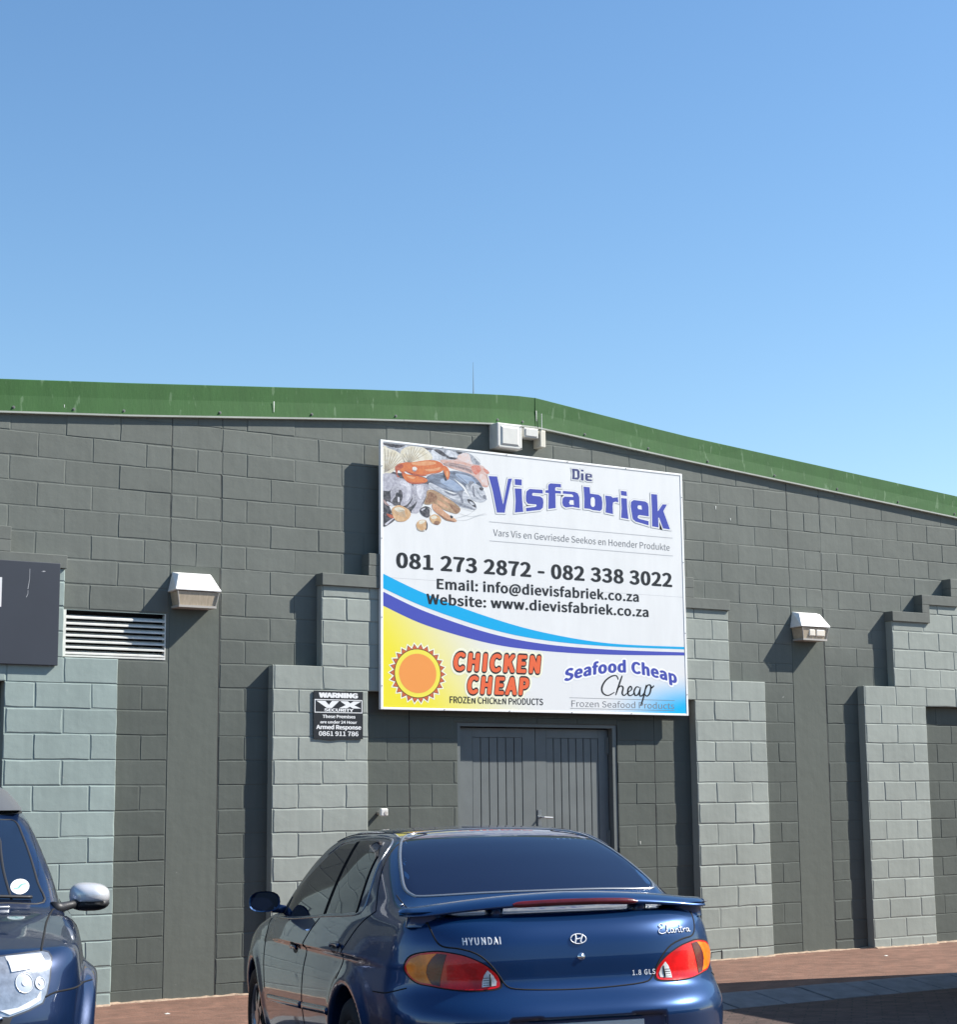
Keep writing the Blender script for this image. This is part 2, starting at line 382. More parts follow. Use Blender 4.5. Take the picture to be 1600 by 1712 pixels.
# --- green fascia: folded metal lengths, lapped at the joints
joints = [XL-0.15, -4.2, -0.45, 2.235, 3.33, 3.69, 7.46, 10.9, XR+0.15]
for i, (a, c) in enumerate(zip(joints, joints[1:])):
    n = max(2, int((c-a)/0.35)); V = []; F = []
    y = -0.034-(0.0018 if i % 2 else 0.0)
    rr = random.Random(i+3)
    lap = 0.012
    for k in range(n+1):
        x = a+(c-a)*k/n+(lap if k == n else 0); zb, zt = fas_bot(x), fas_top(x); w_ = rr.uniform(-0.0018, 0.0018)
        V += [(x, 0.004, zb-0.004), (x, y+w_, zb), (x, y-0.004+w_, zb+0.006), (x, y+0.002+w_*2, (zb+zt)/2), (x, y+w_, zt-0.006), (x, y+0.01, zt), (x, 0.04, zt+0.003)]
    for k in range(n):
        for j in range(6):
            p = k*7+j; F.append((p, p+7, p+8, p+1))
    fa = put('fascia', V, F, m_green, wh)
    # pale drip edge
    V = []; F = []
    for k in range(n+1):
        x = a+(c-a)*k/n+(lap if k == n else 0); zb = fas_bot(x)
        V += [(x, y-0.006, zb-0.010), (x, y-0.006, zb+0.0045), (x, y+0.006, zb+0.0045), (x, 0.004, zb-0.012)]
    for k in range(n):
        for j in range(3): p = k*4+j; F.append((p, p+4, p+5, p+1))
        p = k*4; F.append((p+3, p+7, p+4, p))
    put('drip_edge', V, F, m_flash, wh)
    for sx in (-6.2, -5.2, -4.3, -3.3, -2.3, -1.372, -0.875, -0.446, 0.417, 1.296, 2.15, 3.256, 3.542, 4.27, 5.05, 5.814, 6.716, 7.607, 8.516, 9.4, 10.3, 11.2, 12.1, 13.0, 14.0):
        if a <= sx < c:
            zb = fas_bot(sx)+0.035
            v, f = disc_vf((sx, y-0.001, zb), 0.013, (0, -1, 0), 0.004, 10); v2, f2 = disc_vf((sx, y-0.004, zb), 0.0075, (0, -1, 0), 0.008, 6)
            v, f = join_vf([(v, f), (v2, f2)]); put('screw', v, f, m_screw, fa)
# white drips of paint on the fascia
m_drip = M('white_paint_drip', (0.72, 0.74, 0.68), rough=0.6)
def drip(x, z0, z1, w_, y):
    put('paint_drip', *prism_xz([(x-w_, z1), (x+w_, z1), (x+w_*0.8, (z0+z1)/2), (x+w_*0.5, z0), (x-w_*0.4, z0), (x-w_*0.7, (z0+z1)/2)], y-0.0015, y), m_drip, wh)
drip(0.925, 4.79, 4.885, 0.0045, -0.0385); drip(-0.955, 4.62, 4.645, 0.003, -0.0385); drip(3.70, 5.01, 5.11, 0.004, -0.0385)
drip(5.93, 4.34, 4.375, 0.005, -0.006); drip(6.12, 4.24, 4.265, 0.004, -0.006); drip(4.86, 1.02, 1.05, 0.004, -0.006)

# ================================================================= STEPPED DOORWAY SURROUNDS (project 100 mm)
PD = 0.10
def portal(idx):
    c = PORT_C[idx]; mat = m_teal if idx == 0 else m_port
    rnd = random.Random(40+idx)
    # backing profile with the opening
    lv = STEPS
    def rects():
        R = []
        R.append((c-12*KX, c-8*KX, -0.3, 2.4)); R.append((c+8*KX, c+12*KX, -0.3, 2.4)); R.append((c-12*KX, c+12*KX, 2.4, 2.6))
        R.append((c-10*KX, c+10*KX, 2.6, 3.4)); R.append((c-8*KX, c+8*KX, 3.4, 3.6)); R.append((c-6*KX, c+6*KX, 3.6, 3.8))
        return R
    vf = [box_vf(a+0.004, b_-0.004, -PD+0.0046, 0.004, z0+(0.004 if z0 in (2.4,) else 0), z1-0.004 if z1 in (2.6, 3.4, 3.6, 3.8) else z1) for a, b_, z0, z1 in rects()]
    v, f = join_vf(vf)
    base = put('doorway_surround', v, f, mat, wh)
    if idx == 0: base['label'] = 'pale bluish-green stepped surround'
    # blocks
    polys = []
    for r in range(-1, 19):
        z0, z1 = (r*RZ, r*RZ+RZ) if r >= 0 else (-0.3, 0.0)
        zc = (z0+z1)/2
        hw = [h for h, a, b_ in lv if a < zc < b_]
        if not hw: continue
        hw = hw[0]
        spans = [(c-hw*KX, c+hw*KX)] if z0 > 2.39 else [(c-12*KX, c-8*KX), (c+8*KX, c+12*KX)]
        for a, b_ in spans:
            cuts = [a]; k = int(math.floor(a/KX))-2; k -= k % 2; k += (r % 2)
            while k*KX < b_-1e-6:
                if k*KX > a+1e-6: cuts.append(k*KX)
                k += 2
            cuts.append(b_)
            for x0, x1 in zip(cuts, cuts[1:]):
                ga, gb = [0.0 if abs(e-t) < 1e-6 else rnd.uniform(0.002, 0.0045) for e, t in ((x0, a), (x1, b_))]
                gz = rnd.uniform(0.002, 0.004); gt = 0.0 if any(abs(z1-q) < 1e-6 and hw_ == hw for hw_, _, q in lv) else gz
                gbm = 0.0 if abs(z0-2.4) < 1e-6 else gz
                polys.append([(x0+ga, z0+gbm), (x1-gb, z0+gbm), (x1-gb, z1-gt), (x0+ga, z1-gt)])
    hid = []
    for p in polys:
        cx = sum(q[0] for q in p)/4; cz = sum(q[1] for q in p)/4; X, Y = px((cx, -PD, cz))
        v, f = block_vf(p, -PD+rnd.uniform(-0.0008, 0.0016), -PD+0.0062, rnd, ch=rnd.uniform(0.005, 0.010))
        if -20 < X < 1620 and Y < 1730 and not (2.05 < cx < 5.3 and cz > 2.3): put('surround_block', v, f, mat, base)
        else: hid.append((v, f))
    if hid:
        v, f = join_vf(hid); o = put('surround_block_rows', v, f, mat, base); o['kind'] = 'stuff'
    # coping following the steps, each length its own piece
    t_ = 0.105; pr = PD+0.024; ov = 0.022
    for s in (-1, 1):
        for hw, hin, zt in ((10, 8, 3.4), (8, 6, 3.6), (6, 0, 3.8)):
            a, b_ = sorted((c+s*(hw*KX+0.007), c+s*(hin*KX-t_) if hin else c))
            o = put('coping', *box_vf(a, b_, -pr, 0.003, zt-t_+0.006, zt+0.008), m_cope, base); bevel(o, 0.005)
        for hw, zb, zt in ((8, 3.4, 3.6), (6, 3.6, 3.8)):
            a, b_ = sorted((c+s*(hw*KX+0.007), c+s*(hw*KX-t_)))
            o = put('coping', *box_vf(a, b_, -pr+0.001, 0.003, zb+0.0085, zt-t_+0.0055), m_cope, base); bevel(o, 0.003)
    return base
surr = [portal(i) for i in range(3)]
# open crack round a low block of the middle surround's right leg
for poly in ([(5.62, -0.022), (5.75, -0.016), (5.752, -0.008), (5.62, -0.014)], [(5.745, -0.085), (5.754, -0.085), (5.758, -0.004), (5.748, -0.004)], [(5.615, -0.07), (5.621, -0.07), (5.625, -0.012), (5.617, -0.016)]):
    put('crack', *prism_xz(poly, -PD-0.0012, -PD+0.002), m_black, surr[1])
# small cable outlet hole marks etc. are in the paint
# ================================================================= DOOR
dp = empty('door', (3.71, 0.06, -0.1)); dp.parent = wh; dp.location = (3.71-4.0, 0.06, 0.0)
DX0, DX1, DZ1 = DOOR[0], DOOR[1], DOOR[3]
YD = 0.072
v, f = join_vf([box_vf(DX0, DX0+0.035, 0.008, 0.12, -0.1, DZ1), box_vf(DX1-0.05, DX1, 0.008, 0.12, -0.1, DZ1), box_vf(DX0+0.035, DX1-0.05, 0.008, 0.12, DZ1-0.03, DZ1)])
o = put('door_frame', v, f, m_doorf, dp)
put('door_backing', *box_vf(DX0, DX1, 0.13, 0.15, -0.1, DZ1), m_black, dp)
def leaf(x0, x1, px0, px1, nb):
    ztop = 2.105; zp = 2.02
    rails = join_vf([box_vf(x0, px0, YD, YD+0.04, -0.08, ztop), box_vf(px1, x1, YD, YD+0.04, -0.08, ztop), box_vf(px0, px1, YD, YD+0.04, zp, ztop), box_vf(px0, px1, YD, YD+0.04, -0.08, 0.12)])
    o = put('door_leaf', *rails, m_door, dp); bevel(o, 0.002)
    wd = (px1-px0)/nb
    for i in range(nb):
        b_ = put('door_board', *box_vf(px0+i*wd+0.004, px0+(i+1)*wd-0.004, YD+0.004, YD+0.03, 0.12, zp-0.002), m_door, dp); bevel(b_, 0.003)
leaf(DX0+0.04, 3.706, 3.012, 3.565, 6)
leaf(3.712, DX1-0.06, 3.832, 4.44, 7)
for (hx, hz) in ((DX0+0.045, 1.95), (DX0+0.045, 1.08), (DX1-0.065, 1.95), (DX1-0.065, 1.08), (DX0+0.045, 0.25), (DX1-0.065, 0.25)):
    v, f = join_vf([box_vf(hx-0.025, hx+0.025, YD-0.006, YD-0.001, hz-0.07, hz+0.07), tube_vf([(hx, YD-0.008, hz-0.08), (hx, YD-0.008, hz+0.08)], 0.008, 8)])
    put('hinge', v, f, m_doorf, dp)
v, f = join_vf([box_vf(3.725, 3.765, YD-0.008, YD-0.001, 1.18, 1.36), tube_vf([(3.745, YD-0.01, 1.29), (3.745, YD-0.05, 1.29), (3.76, YD-0.055, 1.29), (3.86, YD-0.05, 1.285)], 0.0085, 8)])
put('door_handle', v, f, m_steel, dp, smooth=False)
# ================================================================= VENT
vt = empty('vent', (0, 0, 0)); vt.parent = wh; vt.location = ((VENT[0]+VENT[1])/2-4.0, 0, VENT[2]+0.1)
x0, x1, z0, z1 = VENT
put('vent_frame', *join_vf([box_vf(x0, x0+0.022, -0.006, 0.05, z0, z1-0.001), box_vf(x1-0.008, x1, -0.004, 0.05, z0, z1-0.001), box_vf(x0+0.0225, x1-0.0085, -0.006, 0.05, z0, z0+0.014)]), m_vent, vt)
put('vent_backing', *box_vf(x0, x1, 0.13, 0.14, z0, z1), m_black, vt)
put('vent_lining', *join_vf([box_vf(x0-.004, x0, 0.0, 0.14, z0, z1), box_vf(x1, x1+.004, 0.0, 0.14, z0, z1), box_vf(x0, x1, 0.008, 0.0505, z1-0.003, z1), box_vf(x0, x1, 0.051, 0.129, z1-0.004, z1), box_vf(x0, x1, 0.051, 0.129, z0, z0+0.004)]), m_black, vt)
for i in range(7):
    zc = z0+0.028+i*0.0475
    v = [(x0+0.023, -0.004, zc-0.008), (x1-0.009, -0.004, zc-0.008), (x1-0.009, -0.004, zc+0.004), (x0+0.023, -0.004, zc+0.004), (x0+0.023, 0.045, zc+0.022), (x1-0.009, 0.045, zc+0.022), (x1-0.009, 0.045, zc+0.027), (x0+0.023, 0.045, zc+0.027)]
    f = [(0, 1, 2, 3), (4, 7, 6, 5), (0, 4, 5, 1), (3, 2, 6, 7), (0, 3, 7, 4), (1, 5, 6, 2)]
    put('slat', v, f, m_vent, vt)
# ================================================================= GROUND
def paver_mat(name, c1, c2, cm, rot=0.0, scale=1.0, dirt=0.25):
    m = M(name, c1, rough=0.85, spec=0.3); t = m.node_tree; b = t.nodes['Principled BSDF']; L = t.links
    geo = t.nodes.new('ShaderNodeNewGeometry')
    mp = t.nodes.new('ShaderNodeMapping'); mp.inputs['Rotation'].default_value = (0, 0, rot); L.new(geo.outputs['Position'], mp.inputs['Vector'])
    br = t.nodes.new('ShaderNodeTexBrick'); br.inputs['Scale'].default_value = scale; br.inputs['Brick Width'].default_value = 0.22; br.inputs['Row Height'].default_value = 0.11; br.inputs['Mortar Size'].default_value = 0.006
    br.inputs['Color1'].default_value = (*c1, 1); br.inputs['Color2'].default_value = (*c2, 1); br.inputs['Mortar'].default_value = (*cm, 1); br.inputs['Bias'].default_value = 0.0
    L.new(mp.outputs[0], br.inputs['Vector'])
    n = t.nodes.new('ShaderNodeTexNoise'); n.inputs['Scale'].default_value = 7.0; n.inputs['Detail'].default_value = 8; n.inputs['Roughness'].default_value = 0.7; L.new(geo.outputs['Position'], n.inputs['Vector'])
    r = t.nodes.new('ShaderNodeMapRange'); r.inputs[1].default_value = 0.3; r.inputs[2].default_value = 0.7; r.inputs[3].default_value = 1-dirt; r.inputs[4].default_value = 1+dirt; L.new(n.outputs['Fac'], r.inputs[0])
    s = t.nodes.new('ShaderNodeVectorMath'); s.operation = 'SCALE'; L.new(br.outputs['Color'], s.inputs[0]); L.new(r.outputs[0], s.inputs['Scale'])
    L.new(s.outputs[0], b.inputs['Base Color'])
    n2 = t.nodes.new('ShaderNodeTexNoise'); n2.inputs['Scale'].default_value = 60; n2.inputs['Detail'].default_value = 5; L.new(geo.outputs['Position'], n2.inputs['Vector'])
    mx = t.nodes.new('ShaderNodeMath'); mx.operation = 'MULTIPLY_ADD'; mx.inputs[1].default_value = -1.0; L.new(br.outputs['Fac'], mx.inputs[0]); L.new(n2.outputs['Fac'], mx.inputs[2])
    bp = t.nodes.new('ShaderNodeBump'); bp.inputs['Strength'].default_value = 0.7; bp.inputs['Distance'].default_value = 0.006; L.new(mx.outputs[0], bp.inputs['Height']); L.new(bp.outputs[0], b.inputs['Normal'])
    return m
m_pave = paver_mat('red_brick_paving', (0.200, 0.107, 0.075), (0.150, 0.082, 0.058), (0.15, 0.095, 0.07), rot=0.0)
m_road = paver_mat('dark_brick_road', (0.10, 0.066, 0.056), (0.07, 0.048, 0.042), (0.05, 0.04, 0.035), rot=0.785, dirt=0.35)
m_kerb = M('kerb_concrete', (0.165, 0.168, 0.17), rough=0.85, var=0.22, vscale=6, bump=0.5, bscale=45, bdist=0.003)
def gz(y):      # height of the parking road: falls gently towards the kerb
    return float(np.interp(y, [-400, -9.0, -6.3, -3.1, 0.0], [0.05, 0.0, -0.042, -0.135, -0.25]))
# road, one sheet to the horizon
ys = [-900, -60, -30, -20, -14, -11, -9.0, -7.6, -6.3, -5.2, -4.1, -2.89]
xsr = [-900, -100, -30, -15, -8, -4, 0, 4, 8, 12, 18, 30, 100, 900]
V = [(x, y, gz(y)) for y in ys for x in xsr]; nx = len(xsr)
F = [(j*nx+i, j*nx+i+1, (j+1)*nx+i+1, (j+1)*nx+i) for j in range(len(ys)-1) for i in range(nx-1)]
tag(put('road', V, F, m_road), kind='structure')
m_dirt = M('far_ground', (0.16, 0.14, 0.12), rough=0.9, var=0.2, vscale=0.3)
V = [(-900, -3.2, -0.36), (900, -3.2, -0.36), (900, 900, -0.36), (-900, 900, -0.36)]
tag(put('ground', V, [(0, 1, 2, 3)], m_dirt), kind='structure')
V = [(-30, -2.40, -0.088), (30, -2.40, -0.088), (30, -0.9, -0.088), (-30, -0.9, -0.088), (30, 0.006, -0.096), (-30, 0.006, -0.096), (30, -2.40, -0.4), (-30, -2.40, -0.4)]
tag(put('pavement', V, [(0, 1, 2, 3), (3, 2, 4, 5), (7, 6, 1, 0)], m_pave), kind='structure')
# sloping kerb stones between pavement and road
kb = tag(put('kerb', *box_vf(-30, 30, -2.86, -2.42, -0.35, -0.16), m_kerb), kind='structure')
rk = random.Random(5); x = -4.0; ks = []
while x < 12.5:
    wd = rk.choice([0.5, 0.5, 0.5, 0.26]); g = 0.010; dz = rk.uniform(-0.003, 0.003)
    a, c = x+g, x+wd-g
    V = [(a, -2.88, -0.30), (c, -2.88, -0.30), (c, -2.405, -0.30), (a, -2.405, -0.30),
         (a, -2.88, -0.142+dz), (c, -2.88, -0.142+dz), (c, -2.78, -0.128+dz), (a, -2.78, -0.128+dz), (c, -2.50, -0.085+dz), (a, -2.50, -0.085+dz), (c, -2.405, -0.083+dz), (a, -2.405, -0.083+dz)]
    F = [(0, 3, 2, 1), (0, 1, 5, 4), (4, 5, 6, 7), (7, 6, 8, 9), (9, 8, 10, 11), (11, 10, 2, 3), (1, 2, 10, 8, 6, 5), (0, 4, 7, 9, 11, 3)]
    o = put('kerb_stone', V, F, m_kerb, kb); bevel(o, 0.006, 2)
    x += wd
# a few scraps lying on the paving
rs = random.Random(21)
m_scrap = M('scrap_pale', (0.60, 0.58, 0.53), rough=0.7)
for (x, y, lb) in ((-0.36, -0.95, 'tiny pale scrap of litter on the paving between the SUV and the saloon'), (7.2, -0.85, 'tiny pale scrap of litter on the paving near the right picture edge')):
    V = [(x-.02, y-.012, -.086), (x+.018, y-.015, -.086), (x+.022, y+.013, -.085), (x-.018, y+.014, -.084), (x, y, -.078)]
    tag(put('litter_scrap', V, [(0, 1, 4), (1, 2, 4), (2, 3, 4), (3, 0, 4), (3, 2, 1, 0)], m_scrap), lb, 'litter')
# wind-blown sand gathered along the foot of the walls
m_sand = M('sand_pale', (0.34, 0.25, 0.18), rough=0.95, var=0.25, vscale=30, bump=0.6, bscale=90, bdist=0.004)
V = []; F = []; x = -6.0; i = 0
while x < 14:
    pr = any(abs(abs(x-c)-10*KX) < 2.05*KX for c in PORT_C); y0 = -PD-0.004 if pr else -0.008
    if pr and any(abs(x-c) < 8*KX for c in PORT_C): y0 = -0.008
    wd = 0.018+0.03*rs.random()+(0.05*rs.random() if rs.random() < .2 else 0); h = 0.006+0.010*rs.random()
    zf = -0.088 if y0-wd < -.9 else -0.0955
    V += [(x, y0-wd, zf-0.003), (x, y0-wd*.5, zf+h*.6), (x, y0+0.004, zf+h)]
    if i: a = (i-1)*3; F += [(a, a+3, a+4, a+1), (a+1, a+4, a+5, a+2)]
    x += rs.uniform(.03, .07); i += 1
tag(put('sand', V, F, m_sand), kind='stuff')
# outlines of the printed title and of the printed seafood picture, in metres on the sign
TITLE = [
 ([(3.0967,4.4097),(3.1917,4.4141),(3.2031,4.3684),(3.2554,4.1568),(3.3143,4.4038),(3.3589,4.4095),(3.342,4.3594),(3.2865,4.1508),(3.2724,4.0803),(3.1842,4.075),(3.1399,4.274)],[]),
 ([(3.3883,4.4078),(3.4677,4.4098),(3.4668,4.3532),(3.3895,4.3533)],[]),
 ([(3.387,4.319),(3.4663,4.3224),(3.4697,4.2168),(3.4801,4.1051),(3.3855,4.0909),(3.3953,4.2021)],[]),
 ([(3.5554,4.3284),(3.7048,4.3326),(3.7073,4.2967),(3.5958,4.2941),(3.5833,4.2845),(3.5872,4.2676),(3.6778,4.2666),(3.7064,4.2493),(3.713,4.2154),(3.7048,4.1632),(3.6755,4.1394),(3.5129,4.1111),(3.5114,4.1451),(3.6141,4.1619),(3.6328,4.172),(3.6289,4.1871),(3.5325,4.1861),(3.5124,4.2075),(3.5111,4.2544),(3.5201,4.3022)],[]),
 ([(3.7997,4.403),(3.9179,4.4064),(3.9194,4.3736),(3.8617,4.372),(3.851,4.3625),(3.8506,4.3382),(3.9166,4.3386),(3.9182,4.3145),(3.8521,4.3124),(3.8525,4.1707),(3.7668,4.1553),(3.7739,4.3075),(3.7355,4.3077),(3.739,4.3321),(3.7682,4.3346),(3.7689,4.3752),(3.7797,4.3935)],[]),
 ([(3.9397,4.3423),(4.077,4.3454),(4.1139,4.3328),(4.1312,4.2976),(4.1331,4.1932),(4.0632,4.1963),(4.0579,4.2002),(3.968,4.1852),(3.9389,4.1993),(3.929,4.2288),(3.9362,4.2727),(3.9597,4.2902),(4.06,4.2934),(4.0592,4.3073),(4.0447,4.3182),(3.9371,4.3161)],[[(4.0223,4.2607),(4.0625,4.2623),(4.0657,4.2182),(4.0192,4.2171),(4.0091,4.2353)]]),
 ([(4.1831,4.405),(4.257,4.4049),(4.2612,4.3438),(4.3641,4.3413),(4.398,4.3208),(4.4059,4.2701),(4.4008,4.2043),(4.3773,4.1838),(4.2859,4.1859),(4.252,4.1943),(4.1862,4.1946),(4.1906,4.2895)],[[(4.2775,4.3107),(4.3061,4.3103),(4.3159,4.2906),(4.3145,4.2346),(4.298,4.2147),(4.2754,4.2203),(4.2645,4.2399),(4.2657,4.2911)]]),
 ([(4.4411,4.3403),(4.5138,4.3389),(4.5308,4.3253),(4.5949,4.3363),(4.5994,4.2859),(4.5647,4.2906),(4.5354,4.2807),(4.5286,4.2426),(4.5312,4.166),(4.4403,4.1748),(4.4481,4.2548)],[]),
 ([(4.6306,4.4033),(4.7019,4.4019),(4.7064,4.3569),(4.634,4.3584)],[]),
 ([(4.6333,4.332),(4.7034,4.3321),(4.7054,4.238),(4.7188,4.1318),(4.6279,4.138),(4.6375,4.2326)],[]),
 ([(4.7877,4.325),(4.9296,4.3224),(4.9623,4.3061),(4.9707,4.2688),(4.9703,4.1776),(4.8543,4.1819),(4.8351,4.1728),(4.8322,4.1537),(4.8531,4.144),(4.9664,4.1299),(4.9651,4.0881),(4.8051,4.1139),(4.7704,4.1348),(4.7602,4.1858),(4.7482,4.2603),(4.7542,4.3033)],[[(4.8429,4.2774),(4.8807,4.2767),(4.8867,4.2383),(4.8418,4.2395),(4.8305,4.2575)]]),
 ([(5.0059,4.403),(5.0801,4.4035),(5.0824,4.3254),(5.0843,4.236),(5.1468,4.3116),(5.2023,4.3142),(5.1543,4.2453),(5.2327,4.068),(5.1437,4.071),(5.0991,4.1743),(5.0871,4.1733),(5.0887,4.0765),(5.0077,4.0818),(5.0104,4.2434)],[]),
]
TITLE_SMALL = [
 ([(4.048,4.568),(4.1192,4.5693),(4.1412,4.5521),(4.1419,4.4908),(4.1222,4.4663),(4.05,4.4651),(4.0575,4.5182)],[[(4.0847,4.5486),(4.1081,4.5473),(4.1121,4.4881),(4.0822,4.4837)]]),
 ([(4.1562,4.5692),(4.188,4.5684),(4.1876,4.5507),(4.1558,4.5515)],[]),
 ([(4.1554,4.5328),(4.1872,4.532),(4.1878,4.4622),(4.1538,4.4629)],[]),
 ([(4.2146,4.5373),(4.2659,4.5382),(4.2874,4.5308),(4.289,4.5011),(4.2387,4.4984),(4.2384,4.4835),(4.2862,4.4821),(4.2858,4.4653),(4.2242,4.4636),(4.2041,4.4767),(4.205,4.5187)],[[(4.2348,4.5242),(4.2622,4.5248),(4.2619,4.5136),(4.2345,4.513)]]),
]
